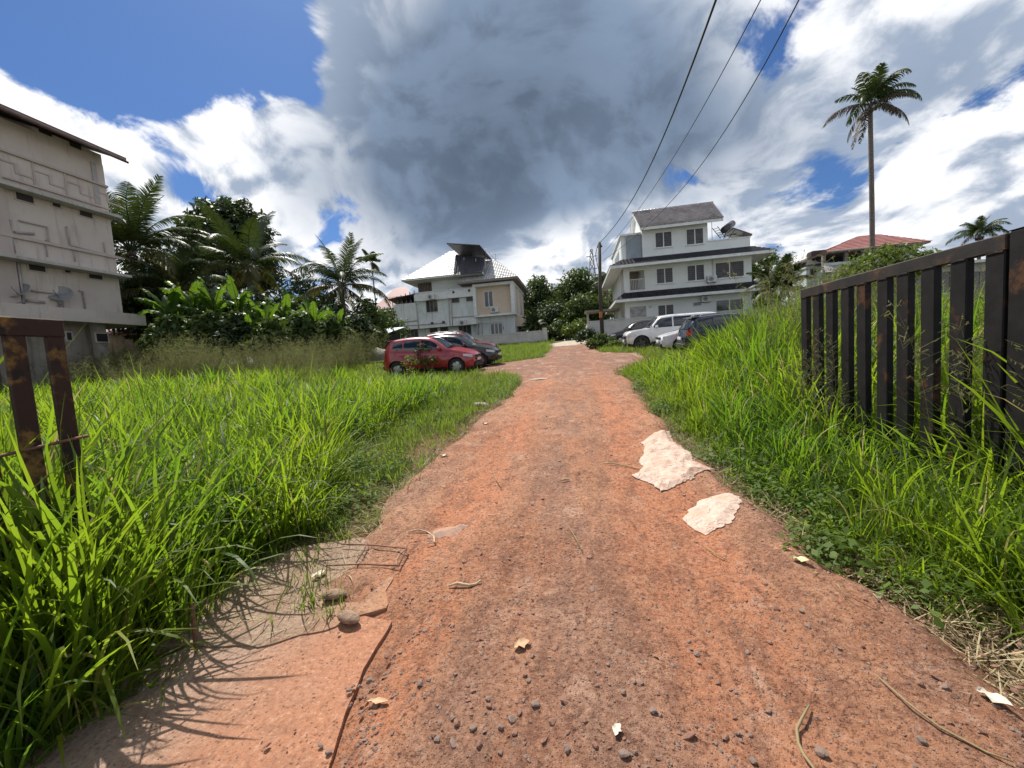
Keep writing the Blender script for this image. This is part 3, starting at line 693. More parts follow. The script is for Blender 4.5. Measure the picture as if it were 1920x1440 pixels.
stick('straw_stem', [(1643, 1275), (1700, 1330), (1760, 1375), (1850, 1420), (1900, 1445)], .004, 'long dry stalk along the right road edge', 'straw', M_STRAW)
stick('straw_stem', [(1066, 993), (1080, 1020), (1092, 1042)], .0035, 'thin curved straw on the middle of the road', 'straw', M_STRAW)
stick('straw_stem', [(1045, 905), (1058, 904), (1068, 903)], .007, 'short pale chip of straw on the middle of the road', 'straw', M_STRAW)
stick('straw_stem', [(924, 882), (930, 900), (941, 918)], .0045, 'thin curved straw farther up the road', 'straw', M_STRAW)
def flat_leaf(px, py, L, W, rz, label, m_, cat='leaf', curl=.25, name='dry_leaf'):
    q = gp(px, py, .014); n = 9; V = []; Fc = []
    for i in range(n):
        t = i/(n-1); w = W*math.sin(math.pi*min(1, t*.96+.02))**.7*(1+.25*math.sin(i*2.1))
        for k in (-1, -.5, 0, .5, 1):
            V.append(((t-.5)*L, k*w/2, curl*W*abs(k)**1.5*(.6+.5*math.sin(i*1.3+k))+.003))
    for i in range(n-1):
        for k in range(4): a = i*5+k; Fc.append((a, a+1, a+6, a+5))
    mb = MB(); mb.add(V, Fc); o = mb.build(name, m_, None, True); o.location = q; o.rotation_euler = (0, 0, rz); return tag(o, label, cat)
M_DRY = mat('dry_leaf', (.55, .36, .22), .8, (.42, .25, .13), 25); M_PAPER = mat('pale_paper', (.62, .55, .45), .8, (.5, .42, .33), 20); M_YL = mat('yellow_leaf', (.62, .58, .30), .6, (.5, .46, .22), 20)
flat_leaf(978, 1209, .085, .05, .6, 'curled dry leaf in the middle of the road', M_DRY)
flat_leaf(708, 1315, .095, .026, .05, 'long dry leaf beside the corner of the concrete apron', M_DRY)
flat_leaf(1502, 1064, .09, .05, -.4, 'pale yellow leaf at the right road edge', M_YL)
flat_leaf(1865, 1325, .085, .05, -.9, 'white scrap lying among the straw at the right road edge', M_PAPER, 'litter', name='paper_scrap')
flat_leaf(1157, 1375, .05, .03, 1.2, 'small pale scrap on the gravel near the bottom of the road', M_PAPER, 'litter', name='paper_scrap')
flat_leaf(598, 1078, .09, .05, 1.0, 'pale curled leaf beside the grass tips near the rebar', M_PAPER, 'litter', name='paper_scrap')
flat_leaf(832, 857, .10, .06, .2, 'small white scrap on the left road edge', M_PAPER, 'litter', name='paper_scrap')
flat_leaf(910, 797, .12, .06, .2, 'tiny white scrap at the edge of the left verge', M_PAPER, 'litter', name='paper_scrap')

M_FLAT = mat('pale_flat_stone', (.42, .34, .27), .9, (.33, .25, .19), 9, bump=.006, bscale=40)
FLATM = [rockmesh(500+i, 2, .35) for i in range(3)]
for me in FLATM: me.materials.append(M_FLAT)
for i, (px, py, s_) in enumerate([(957, 684, .30), (974, 691, .24), (936, 707, .30), (1010, 711, .42), (1046, 703, .34), (1000, 692, .22)]):
    q = gnd(px, py); tag(link('flat_stone', FLATM[i % 3], None, (q[0], q[1], gz(q[1])+.01), (0, 0, i*1.3), (s_, s_*.7, .06)), 'flat pale stone trodden into the road before the parked red car', 'stone', 'flat stones where the parking bay meets the road')
q = gnd(902, 764); tag(link('pale_stone', STONE[4].copy(), None, (q[0], q[1], gz(q[1])+.06), (.2, .1, .5), (.16, .11, .10)), 'pale grey stone lying in the short grass left of the road', 'stone').data.materials[0] = M_FLAT
# ------------------------------------------------------------------ crumpled sheets on the road
def sheet_material():
    m = bpy.data.materials.new('dusty_white_sheet'); m.use_nodes = True; nt = m.node_tree; b = NB(nt); p = nt.nodes['Principled BSDF']
    tc = b.n('ShaderNodeTexCoord'); v = tc.outputs['Object']
    c = b.mix(b.sstep(b.noise(v, 6, 6, .6), .38, .64), (.57, .43, .345), (.49, .33, .245)); c = b.mix(b.sstep(b.noise(v, 10, 6, .65), .62, .72), c, (.40, .20, .12))
    def crease(s, w): return b.sstep(b.math('ABSOLUTE', b.sub(b.noise(v, s, 3, .55, .6), .5)), w, 0.0)      # thin ridge lines where the cloth is folded
    cr = b.add(b.mul(crease(6, .05), 1.0), b.mul(crease(14, .05), .5))
    b.put(p.inputs['Base Color'], c); p.inputs['Roughness'].default_value = .7; p.inputs['Specular IOR Level'].default_value = .3
    bn = b.n('ShaderNodeBump'); bn.inputs['Distance'].default_value = .0035; nt.links.new(cr, bn.inputs['Height']); nt.links.new(bn.outputs[0], p.inputs['Normal'])
    return m
M_SHEET = sheet_material()
def sheet(name, outline, nl, seed, amp, label, lips=(), rim=.06, thick=.0025, wob=.022):
    """crumpled cloth: dense grid cut to an outline, raised in overlapping folds"""
    q = np.array([gnd(px, py)[:2] for px, py in outline]); dense = []
    for i in range(len(q)):
        a_, b_ = q[i], q[(i+1) % len(q)]; nn = np.array([-(b_-a_)[1], (b_-a_)[0]])/np.linalg.norm(b_-a_)
        for j in range(6):
            t_ = j/6; dense.append(a_+(b_-a_)*t_+nn*wob*math.sin(math.pi*t_)*(float(vnoise(i*3.1+t_*2, seed, 1.7, seed))-.5)*2)
    q = np.array(dense); lo, hi = q.min(0), q.max(0); step = max(hi-lo)/nl
    nx, ny = int((hi[0]-lo[0])/step)+2, int((hi[1]-lo[1])/step)+2
    X, Y = np.meshgrid(lo[0]+np.arange(nx)*step, lo[1]+np.arange(ny)*step)
    jx = (vnoise(X, Y, 30, seed)-.5)*step*.8; jy = (vnoise(X, Y, 30, seed+1)-.5)*step*.8
    def inside(x, y):
        c = np.zeros(x.shape, bool); n = len(q)
        for i in range(n):
            (x1, y1), (x2, y2) = q[i], q[(i+1) % n]; cond = ((y1 > y) != (y2 > y)) & (x < (x2-x1)*(y-y1)/(y2-y1+1e-12)+x1); c ^= cond
        return c
    def edist(x, y):
        d = np.full(x.shape, 9.0); n = len(q)
        for i in range(n):
            a, b_ = q[i], q[(i+1) % n]; ab = b_-a; t = np.clip(((x-a[0])*ab[0]+(y-a[1])*ab[1])/(ab @ ab), 0, 1)
            d = np.minimum(d, np.hypot(x-a[0]-t*ab[0], y-a[1]-t*ab[1]))
        return d
    ins = inside(X, Y); ed = edist(X, Y)
    wx = X+.06*(vnoise(X, Y, 7, seed+4)-.5); wy = Y+.10*(vnoise(X, Y, 6, seed+5)-.5)
    rid = 1-np.abs(2*vnoise(wx*.7, wy, 9, seed+2)-1); rid2 = 1-np.abs(2*vnoise(wx, wy*.8, 21, seed+3)-1); rid3 = 1-np.abs(2*vnoise(wx, wy, 44, seed+6)-1)
    h = amp*(rid**5*.35+rid2**4*.28+rid3**3*.12)+amp*.35*vnoise(X, Y, 3.5, seed+7)
    # crumpled cloth: flat facets meeting in creases of many directions and sizes
    rc = np.random.default_rng(seed); h = amp*.5*vnoise(X, Y, 4, seed+7)
    for k_ in range(11):
        fq = 2.2*1.27**k_; an_ = rc.uniform(0, np.pi); ph = (math.cos(an_)*X+math.sin(an_)*Y)*fq+rc.uniform()+.55*(vnoise(X, Y, 1.1*fq, seed+20+k_)-.5)
        h = h+amp*1.5*(2.2/fq)**.75*(np.abs(ph-np.floor(ph)-.5))**1.15*vnoise(X, Y, 2.6, seed+40+k_)
    for (ox, oy, rr, hh) in lips:
        c = gnd(ox, oy); h += hh*np.exp(-((X-c[0])**2+(Y-c[1])**2)/rr**2)
    h = h*np.clip(ed/.06, rim, 1)+(.005 if rim else .002*np.clip(ed/.03, -1, 1))
    Z = np.maximum(road_z(X, Y), g(Y))+h
    keep = ins | (ed < step*.9)
    # pull the outermost points onto the outline so that the rim is smooth
    idx = np.arange(nx*ny).reshape(ny, nx)
    quad = np.stack([idx[:-1, :-1], idx[:-1, 1:], idx[1:, 1:], idx[1:, :-1]], -1).reshape(-1, 4)
    quad = quad[keep.ravel()[quad].all(1)]
    V = np.stack([X+jx, Y+jy, Z], -1).reshape(-1, 3)
    used = np.unique(quad); rem = -np.ones(len(V), int); rem[used] = np.arange(len(used))
    me = np_mesh(name, V[used]-np.array([q[:, 0].mean(), q[:, 1].mean(), 0]), rem[quad], M_SHEET, smooth=True)
    o = link(name, me, None, (q[:, 0].mean(), q[:, 1].mean(), 0)); sd = o.modifiers.new('thick', 'SOLIDIFY'); sd.thickness = thick
    return tag(o, label, 'sheet')
sheet('crumpled_sheet', [(1185, 896), (1207, 880), (1199, 868), (1204, 860), (1209, 845), (1203, 832), (1224, 821), (1255, 815), (1262, 834), (1280, 848), (1297, 862), (1300, 875), (1340, 890), (1304, 896), (1302, 905), (1281, 911), (1262, 917), (1240, 922), (1226, 910)], 170, 71, .034,
      'dusty white sheet crumpled in many folds against the grass edge', lips=[(1240, 850, .18, .012), (1275, 880, .15, .01)])
sheet('flat_sheet', [(1280, 975), (1292, 960), (1312, 946), (1340, 937), (1368, 934), (1388, 940), (1392, 950), (1385, 966), (1377, 983), (1360, 992), (1340, 1000), (1324, 1007), (1300, 992)], 120, 83, .015,
      'dusty white folded sheet lying nearly flat, nearer of the two sheets')
# grey rag trodden into the left wheel track
o = sheet('trodden_rag', [(800, 1003), (815, 995), (840, 988), (870, 983), (880, 986), (866, 996), (858, 1003), (835, 1006), (815, 1010)], 70, 91, .022, 'grey trodden rag flattened into the left wheel track', rim=0.0, thick=.001, wob=.03)
o.data.materials[0] = mat('grey_rag', (.30, .20, .15), .9, (.40, .21, .13), 25, lo=.4, hi=.6); o['category'] = 'rag'

# ------------------------------------------------------------------ gate leaves
M_GATE = mat('black_gate_paint', (.008, .008, .009), .6, (.015, .014, .014), 7, col3=(.085, .038, .018), n3=5, lo3=.56, hi3=.70, bump=.0015, bscale=120, spec=.22)
M_GATETOP = mat('worn_gate_rail', (.012, .012, .012), .65, (.030, .022, .018), 6, col3=(.13, .062, .028), n3=3.2, lo3=.50, hi3=.66, bump=.002, bscale=110, spec=.35)
GX = 2.6
gt = empty('gate_leaf', (GX, 3.9, gz(3.9)))
MB().bbox(GX, GX+.055, 2.84, 5.00, 1.945, 2.045, .006).build('top_rail', M_GATETOP, gt)
edges = [(4.885, 5.00)]+[(4.775-.2265*i-.118, 4.775-.2265*i) for i in range(9)]
rg = random.Random(12)
for (a, c) in edges:
    dx, dy, tw_ = rg.uniform(-.003, .003), rg.uniform(-.005, .005), rg.uniform(-.006, .006)
    o = MB().bbox(GX+.002+dx, GX+.052+dx, a+dy, c+dy, .50, 1.946, .006).build('bar', M_GATE, gt); o.rotation_euler = (tw_*.5, tw_*.3, 0)
    w_ = MB(); w_.tube([(GX+.001+dx, a+dy+.01, 1.944), (GX+dx-.001, (a+c)/2+dy, 1.947), (GX+.001+dx, c+dy-.01, 1.943)], .006, 5); w_.build('weld_bead', M_GATETOP, o)
MB().bbox(GX, GX+.055, 2.84, 5.00, .40, .50, .006).build('bottom_rail', M_GATE, gt)
MB().bbox(GX+.004, GX+.05, 4.84, 4.93, 1.05, 1.075, .004).build('latch_plate', M_GATE, gt)
tag(gt, 'black steel gate leaf with wide vertical bars standing open in tall grass', 'gate')
po = empty('gate_post', (GX, 2.6, gz(2.6)))
MB().bbox(GX-.01, GX+.24, 2.42, 2.815, .0, 2.046, .008).build('post_shaft', M_GATE, po)
MB().bbox(GX-.012, GX+.242, 2.418, 2.817, 2.046, 2.052, .002).build('post_cap', M_GATE, po)
for z in (.75, 1.75): MB().lathe([(0, -.06), (.016, -.06), (.016, .06), (0, .06)], 10, 'z', (GX+.03, 2.83, z)).build('hinge', M_GATE, po, True)
tag(po, 'broad black steel gate post at the right picture edge', 'gate post')
M_RGATE = mat('rusty_yellow_gate', (.038, .020, .013), .75, (.20, .115, .030), 4.5, lo=.50, hi=.60, col3=(.018, .014, .013), n3=4, lo3=.52, hi3=.62, bump=.002, bscale=120, spec=.3)
GL = -2.6
gl = empty('gate_leaf', (GL, 1.1, gz(1.1)))
MB().bbox(GL-.034, GL, .62, 1.610, 1.752, 1.842, .005).build('top_rail', M_RGATE, gl)
for a, c in ((1.538, 1.606), (1.392, 1.462), (1.246, 1.316), (1.10, 1.17), (.954, 1.024), (.808, .878), (.662, .732)): MB().bbox(GL-.032, GL-.002, a, c, .30, 1.753, .004).build('bar', M_RGATE, gl)
MB().bbox(GL-.055, GL, .62, 1.610, .20, .30, .006).build('bottom_rail', M_RGATE, gl)
MB().tube([(GL+.012, .62, 1.17), (GL+.012, 1.2, 1.195), (GL+.014, 1.58, 1.225), (GL+.014, 1.63, 1.228)], .008, 7).build('tie_rod', M_RUST, gl, True)
tag(gl, 'rusty gate leaf with peeling yellow paint at the left picture edge', 'gate')

# ------------------------------------------------------------------ building helpers
def wallmat(name, a, c, stain, ns=.6, lo3=.58, hi3=.75, rough=.85):
    m = bpy.data.materials.new(name); m.use_nodes = True; nt = m.node_tree; b = NB(nt); p = nt.nodes['Principled BSDF']
    tc = b.n('ShaderNodeTexCoord'); v = tc.outputs['Object']
    k = b.mix(b.sstep(b.noise(v, ns, 5, .6), .35, .65), a, c)
    s = b.sstep(b.noise(b.scale(v, (2.2, 2.2, .28)), 1.6, 7, .65), lo3, hi3)     # rain streaks
    k = b.mix(b.mul(s, .7), k, stain)
    k = b.mix(b.mul(b.sstep(b.noise(v, 7, 7, .7), .55, .72), .25), k, stain)
    b.put(p.inputs['Base Color'], k); p.inputs['Roughness'].default_value = rough; p.inputs['Specular IOR Level'].default_value = .25
    bn = b.n('ShaderNodeBump'); bn.inputs['Distance'].default_value = .006; nt.links.new(b.noise(v, 40, 5, .6), bn.inputs['Height']); nt.links.new(bn.outputs[0], p.inputs['Normal'])
    return m
M_TAN = wallmat('tan_plaster', (.56, .485, .415), (.62, .54, .465), (.36, .30, .25), .6, .52, .72)
M_TAND = wallmat('tan_moulding', (.47, .395, .345), (.53, .45, .39), (.32, .26, .225))
M_LEDGE = wallmat('ledge_concrete', (.42, .39, .35), (.50, .47, .42), (.20, .18, .16), 1.5, .5, .7)
M_PLINTH = wallmat('bare_concrete', (.33, .29, .24), (.42, .37, .31), (.17, .15, .12), 1.2, .5, .7)
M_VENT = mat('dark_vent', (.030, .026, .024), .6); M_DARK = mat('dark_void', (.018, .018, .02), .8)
M_REDROOF = mat('red_roof_tile', (.24, .075, .055), .6, (.32, .12, .085), 1.2, bump=.01, bscale=14)
M_SOFFIT = mat('grey_soffit', (.20, .165, .15), .85, (.26, .22, .20), 3)
M_WHITE = wallmat('white_wall', (.66, .69, .66), (.72, .74, .71), (.46, .47, .44), .5, .60, .80)
M_WHITE2 = wallmat('white_wall_weathered', (.56, .60, .57), (.66, .69, .65), (.30, .31, .29), .6, .52, .74)
M_CREAM = wallmat('cream_wall', (.58, .47, .355), (.63, .52, .40), (.42, .34, .26))
M_TRIMW = mat('white_trim', (.70, .71, .69), .6, (.60, .61, .58), 3)
M_PIPE = mat('pvc_pipe', (.42, .38, .35), .5, (.34, .30, .28), 6)
M_FRAME = mat('window_frame_white', (.68, .69, .67), .45); M_FRAMEB = mat('window_frame_brown', (.20, .15, .12), .5, (.27, .21, .17), 8)
M_GLASS = mat('window_glass', (.035, .042, .048), .08, (.055, .06, .065), 2, spec=.6)
M_LOUV = mat('curtain_slat', (.05, .048, .048), .6, (.085, .08, .078), 3)
M_ACW = mat('ac_white', (.62, .62, .59), .5, (.50, .49, .46), 6); M_ACD = mat('ac_grille', (.03, .03, .032), .5)

def window(parent, xc, zc, w, h, Y, panes=2, frame=None, depth=.10, slats=0, sill=True):
    """window set in a wall facing -Y: frame, panes, mullions; parts of the house, panes and sills its sub-parts"""
    frame = frame or M_FRAME; t = .06; f = MB()
    f.box(xc-w/2-t, xc+w/2+t, Y-.04, Y+.03, zc+h/2, zc+h/2+t).box(xc-w/2-t, xc+w/2+t, Y-.04, Y+.03, zc-h/2-t, zc-h/2)
    f.box(xc-w/2-t, xc-w/2, Y-.04, Y+.03, zc-h/2, zc+h/2).box(xc+w/2, xc+w/2+t, Y-.04, Y+.03, zc-h/2, zc+h/2)
    for i in range(1, panes):
        x = xc-w/2+w*i/panes; f.box(x-.04, x+.04, Y-.035, Y+.03, zc-h/2+.001, zc+h/2-.001)
    fo = f.build('window', frame, parent)
    for i in range(panes):
        a, c = xc-w/2+w*i/panes+.04*(i > 0), xc-w/2+w*(i+1)/panes-.04*(i < panes-1)
        MB().box(a, c, Y-.012, Y-.004, zc-h/2, zc+h/2).build('pane', M_GLASS, fo)
        for k in range(slats):
            z = zc-h/2+h*(k+.5)/slats; MB().add([(a, Y-.016, z-.42*h/slats), (c, Y-.016, z-.42*h/slats), (c, Y-.028, z+.30*h/slats), (a, Y-.028, z+.30*h/slats)], [(0, 1, 2, 3)]).build('slat', M_LOUV, fo)
    if sill: MB().box(xc-w/2-.12, xc+w/2+.12, Y-.10, Y+.02, zc-h/2-t-.05, zc-h/2-t-.002).build('sill', M_TRIMW, fo)
    return fo
def air_conditioner(x, z, Y, label, w=.85, h=.6):
    """outdoor unit on brackets, hung on a wall facing -Y"""
    e = empty('air_conditioner', (x, Y, z-h/2))
    MB().bbox(x-w/2, x+w/2, Y-.38, Y-.06, z-h/2, z+h/2, .02).build('casing', M_ACW, e)
    rr = h*.38; cx = x-w*.13
    MB().lathe([(0, -.012), (rr*.3, -.014), (rr, -.004), (rr, .0)], 18, 'y', (cx, Y-.384, z)).build('fan_grille', M_ACD, e, True)
    mb = MB()
    for k in range(3): mb.lathe([(rr*(.4+.25*k)-.01, -.018), (rr*(.4+.25*k)+.01, -.018)], 18, 'y', (cx, Y-.386, z))
    mb.build('fan_guard', M_ACW, e)
    for s in (-1, 1): MB().box(x+s*w*.35-.02, x+s*w*.35+.02, Y-.42, Y-.0, z-h/2-.05, z-h/2-.003).build('bracket', M_PIPE, e)
    return tag(e, label, 'air conditioner', 'outdoor air conditioner units on the house walls')
def courses(A, B, C, D, n, lift=.05, m_=None, thick=.03):
    """tiled slope: A,B eave ends, C,D ridge ends (B-C and A-D are the sides); stepped courses"""
    A, B, C, D = map(np.array, (A, B, C, D)); nrm = np.cross(B-A, D-A); nrm = nrm/np.linalg.norm(nrm)
    if nrm[2] < 0: nrm = -nrm
    mb = MB()
    for i in range(n):
        a, c = i/n, (i+1)/n
        p0, p1 = A+(D-A)*a, B+(C-B)*a; q0, q1 = A+(D-A)*c, B+(C-B)*c
        v = [p0+nrm*lift, p1+nrm*lift, q1+nrm*.004, q0+nrm*.004, p0, p1]
        mb.add(v, [(0, 1, 2, 3), (4, 5, 1, 0), (4, 0, 3), (5, 2, 1)])
    return mb
def tilemat(name, a, c, rough, ribs=3.3, spec=.5, gap=(.05, .05, .05), axis='X'):
    m = bpy.data.materials.new(name); m.use_nodes = True; nt = m.node_tree; b = NB(nt); p = nt.nodes['Principled BSDF']
    tc = b.n('ShaderNodeTexCoord'); v = tc.outputs['Object']; sep = b.n('ShaderNodeSeparateXYZ'); nt.links.new(v, sep.inputs[0])
    vo = b.voronoi(b.scale(v, (ribs, ribs, ribs)), 1.0, 'F1', 'Color')
    k = b.mix(vo, a, c); k = b.mix(b.mul(b.sstep(b.noise(v, .7, 6, .65), .5, .7), .5), k, gap)
    b.put(p.inputs['Base Color'], k); p.inputs['Roughness'].default_value = rough; p.inputs['Specular IOR Level'].default_value = spec
    w = b.math('SINE', b.mul(sep.outputs[axis], ribs*6.283)); bn = b.n('ShaderNodeBump'); bn.inputs['Distance'].default_value = .02; bn.inputs['Strength'].default_value = .6
    nt.links.new(b.add(w, b.mul(b.noise(v, 25, 4), .6)), bn.inputs['Height']); nt.links.new(bn.outputs[0], p.inputs['Normal'])
    return m
M_TILE_W = tilemat('pale_glazed_tile', (.40, .40, .40), (.50, .50, .49), .34, spec=.8, gap=(.28, .28, .28))
M_TILE_G = tilemat('grey_tile', (.30, .28, .28), (.46, .43, .43), .34, spec=.8, gap=(.10, .085, .08))
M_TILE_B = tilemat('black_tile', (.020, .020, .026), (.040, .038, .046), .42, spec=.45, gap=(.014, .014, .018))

# ------------------------------------------------------------------ apartment block on the left (its long wall looks across the field)
BX = -23.6
ab = empty('apartment_block', (BX-4, 10, gz(15)))
def yz(px, py, X=BX): q = atX(px, py, X); return q[1], q[2]
MB().box(BX-9, BX, -2, 17.1, 5.0, 12.75).build('upper_wall', M_TAN, ab)
MB().box(BX-9, BX-.9, -2, 16.4, .4, 4.5).build('ground_wall', M_PLINTH, ab)
for y0 in (9.0, 12.6, 15.9): MB().box(BX-.5, BX-.1, y0, y0+.4, .4, 4.498).build('pillar', M_PLINTH, ab)
MB().box(BX-9.2, BX+.55, -2, 17.75, 4.5, 5.09).build('terrace_parapet', M_TAN, ab)
MB().box(BX-9, BX+.60, -2, 17.22, 10.03, 10.17).build('sunshade_slab', M_LEDGE, ab)
MB().box(BX-9, BX+.75, -2, 17.2, 6.96, 7.09).build('sunshade_slab', M_LEDGE, ab)
MB().box(BX-.01, BX+.12, 9.5, 17.30, 8.00, 8.13).build('band_moulding', M_TAND, ab)
MB().box(BX-.01, BX+.09, 9.5, 13.25, 5.12, 12.7).build('corner_pier', M_TAND, ab)
MB().box(BX+.0, BX+.06, 16.55, 16.75, 10.5, 12.7).build('downpipe', M_PIPE, ab)
# roof: low gable with deep eaves
rz0, rz1 = 12.98, 15.2
mb = MB(); ex, rx_ = BX+1.05, BX-4.5
mb.add([(ex, -3, rz0), (ex, 17.45, rz0), (rx_, 17.45, rz1), (rx_, -3, rz1), (ex, -3, rz0+.12), (ex, 17.45, rz0+.12), (rx_, 17.45, rz1+.12), (rx_, -3, rz1+.12)], [(0, 1, 2, 3), (4, 5, 6, 7), (0, 1, 5, 4), (1, 2, 6, 5), (3, 0, 4, 7), (2, 3, 7, 6)])
rf_ = mb.build('roof', M_SOFFIT, ab)
courses((ex, -3, rz0+.122), (ex, 17.45, rz0+.122), (rx_, 17.45, rz1+.122), (rx_, -3, rz1+.122), 16, .04).build('tile_courses', M_REDROOF, rf_)
mb = MB(); e2 = BX-10; mb.add([(e2, -3, rz0), (e2, 17.45, rz0), (rx_, 17.45, rz1+.12), (rx_, -3, rz1+.12)], [(0, 1, 2, 3)]); mb.build('back_slope', M_REDROOF, rf_)
mb = MB(); mb.prism([(BX-9, 12.74), (BX, 12.74), (BX, rz0+.3), (BX-4.5, rz1-.01), (BX-9, rz0+.3)], 'y', 14.6, 17.08); mb.build('gable_wall', M_TAN, ab)
MB().box(BX-9, BX-.02, -2, 14.6, 12.74, 13.10).build('wall_head', M_TAN, ab)
MB().tube([(ex+.02, -3, rz0+.02), (ex+.02, 17.5, rz0-.05)], .06, 8).build('gutter', mat('brown_gutter', (.095, .050, .042), .6, (.14, .075, .06), 3), rf_)
for (px, py) in ((242, 190), (405, 265)):
    y, z = yz(px/2.88, 180+py/2.88); MB().box(BX-.02, BX+.03, y-.22, y+.22, z-.14, z+.14).build('attic_vent', M_VENT, ab)
def vent(px0, py0, px1, py1):
    y0, z0 = yz(px0/2.88, 180+py0/2.88); y1, z1 = yz(px1/2.88, 180+py1/2.88)
    zc = (z0+z1)/2; yc = (y0+y1)/2; h = abs(py1-py0)/2.88*.023; w = abs(y1-y0)
    fo = MB().box(BX-.02, BX+.045, yc-w/2-.06, yc+w/2+.06, zc-h/2-.05, zc+h/2+.05).build('vent_window', M_TAND, ab)
    MB().box(BX+.04, BX+.052, yc-w/2, yc+w/2, zc-h/2, zc+h/2).build('opening', M_VENT, fo)
    for k in range(4):
        z = zc-h/2+h*(k+.5)/4; MB().add([(BX+.056, yc-w/2, z-.02), (BX+.056, yc+w/2, z-.02), (BX+.075, yc+w/2, z+.035), (BX+.075, yc-w/2, z+.035)], [(0, 1, 2, 3)]).build('slat', M_VENT, fo)
for r4 in ((82, 530, 175, 568), (280, 575, 320, 600), (425, 615, 495, 655), (150, 905, 240, 945), (345, 932, 375, 955), (475, 955, 548, 990), (355, 1275, 385, 1320), (515, 1280, 580, 1330)): vent(*r4)
# raised geometric moulding of the top storey: two rails with stepped frets between
def bar_yz(y0, y1, z0, z1, d=.11): MB().box(BX-.01, BX+d, y0, y1, z0, z1).build('relief_bar', M_TAND, ab)
bar_yz(8, 17.12, 11.62, 11.72, .13); bar_yz(8, 17.12, 10.50, 10.58, .10)
for k in range(7):
    y = 9.8+1.12*k
    bar_yz(y, y+.07, 10.58, 11.62, .05); bar_yz(y+.07, y+.62, 11.24, 11.31, .045); bar_yz(y+.55, y+.62, 10.86, 11.24, .045); bar_yz(y+.62, y+1.12, 10.86, 10.93, .045)
# pipe runs
def pipe(pts, rad=.035):
    P3 = [(BX+.06, *yz(px/2.88, 180+py/2.88)) for px, py in pts]; MB().tube(P3, rad, 6).build('pipe', M_PIPE, ab, True)
pipe([(50, 670), (55, 750), (75, 850)]); pipe([(95, 672), (248, 708), (258, 785), (240, 780)]); pipe([(75, 735), (178, 745)], .06); pipe([(355, 705), (372, 805)]); pipe([(372, 805), (600, 865)], .03); pipe([(555, 790), (562, 845)], .025)
pipe([(240, 790), (250, 870)], .025); pipe([(393, 830), (402, 895)], .025); pipe([(90, 890), (125, 1120)], .05); pipe([(165, 1052), (310, 1070), (318, 1140)]); pipe([(140, 1105), (235, 1115)], .06); pipe([(420, 1052), (443, 1056), (455, 1150)])
tag(ab, 'tan plastered apartment block with ledges and relief mouldings under a red roof', 'building')
M_DISH = mat('dish_grey', (.22, .22, .22), .5, (.30, .30, .29), 5)
def satellite_dish(px, py, label, rz=0.0):
    q = atX(px, py, BX+.45); z0 = 5.09; e = empty('satellite_dish', (q[0]-.35, q[1], z0)); n = 8; prof = [(0, 0)]+[(.42*i/n, .16*(i/n)**2) for i in range(1, n+1)]
    zc = q[2]
    d = link('reflector', MB().lathe(prof, 22, 'z').mesh('reflector', M_DISH, True), e); d.location = (0, 0, zc-z0); d.rotation_euler = Vector((.62+rz, -.62, .50)).to_track_quat('Z', 'Y').to_euler(); d.scale = (1.0, 1.0, 1.0)
    sd = d.modifiers.new('t', 'SOLIDIFY'); sd.thickness = .02
    MB().tube([(q[0]-.35, q[1], z0), (q[0]-.35, q[1], zc-.05)], .03, 8).build('mast', M_DISH, e, True)
    MB().tube([(q[0]-.35, q[1]-.35, z0), (q[0]-.35, q[1], zc-.35)], .015, 6).build('stay', M_DISH, e, True)
    MB().tube([(q[0]-.35, q[1]-.1, zc-.1), (q[0]-.05, q[1]-.45, zc+.1), (q[0]+.02, q[1]-.5, zc+.16)], .013, 6).build('feed_arm', M_DISH, e, True)
    return tag(e, label, 'satellite dish')
satellite_dish(127, 553, 'grey satellite dish on the parapet, tilted up, farther from the corner pier')
satellite_dish(53, 548, 'grey satellite dish edge-on beside the pipes near the corner pier', -.45)
# low annex roof behind the block's end
an = empty('lean_to', (-22.6, 19.8, gz(19.8)))
q0, q1 = atY(232, 617, 19.6), atY(330, 621, 19.6)
MB().add([(q0[0]-3, 19.4, q0[2]-.02), (q1[0]-2.6, 19.4, q1[2]-.04), (q1[0]-2.6, 23, q1[2]+.5), (q0[0]-3, 23, q0[2]+.5), (q0[0]-3, 19.4, q0[2]+.04), (q1[0]-2.6, 19.4, q1[2]+.02), (q1[0]-2.6, 23, q1[2]+.56), (q0[0]-3, 23, q0[2]+.56)], [(0, 1, 2, 3), (4, 5, 6, 7), (0, 1, 5, 4), (1, 2, 6, 5), (2, 3, 7, 6), (3, 0, 4, 7)]).build('roof_sheet', M_REDROOF, an)
MB().box(q0[0]-2.8, q1[0]-2.9, 20, 22.8, gz(20)-.2, q0[2]-.03).build('wall', M_PLINTH, an)
tag(an, 'low lean-to with a thin red sheet roof behind the apartment block', 'shed')

# ------------------------------------------------------------------ white house with the hip roof (left of the road)
HY = 45.0
hl = empty('hip_roof_house', (-10, HY, gz(HY)))
def z3(zx, zy, Y=HY): q = atY(700+zx/4.967, 430+zy/4.967, Y); return q[0], q[2]
xA, _ = z3(205, 880); xB, _ = z3(395, 700); xC, _ = z3(965, 700); xD, _ = z3(1312, 700)
z_g = gz(HY)-.3
z_b1 = z3(600, 905)[1]     # underside of the first-floor band
z_t1 = z3(600, 655)[1]     # underside of the roof-terrace band
z_t2 = z3(600, 582)[1]     # top of that band
z_e = z3(650, 452)[1]      # eave
Mh = M_WHITE2
MB().box(xA+.25, xC, HY+.7, HY+11, z_g, z_b1).build('ground_storey_wall', Mh, hl)
MB().box(xB, xC, HY+.15, HY+11, z_b1, z_t1).build('first_storey_wall', Mh, hl)
MB().box(xA, xB+.002, HY+.02, HY+9, z_b1-.02, z_b1+1.55*2.0).build('terrace_wall', Mh, hl)
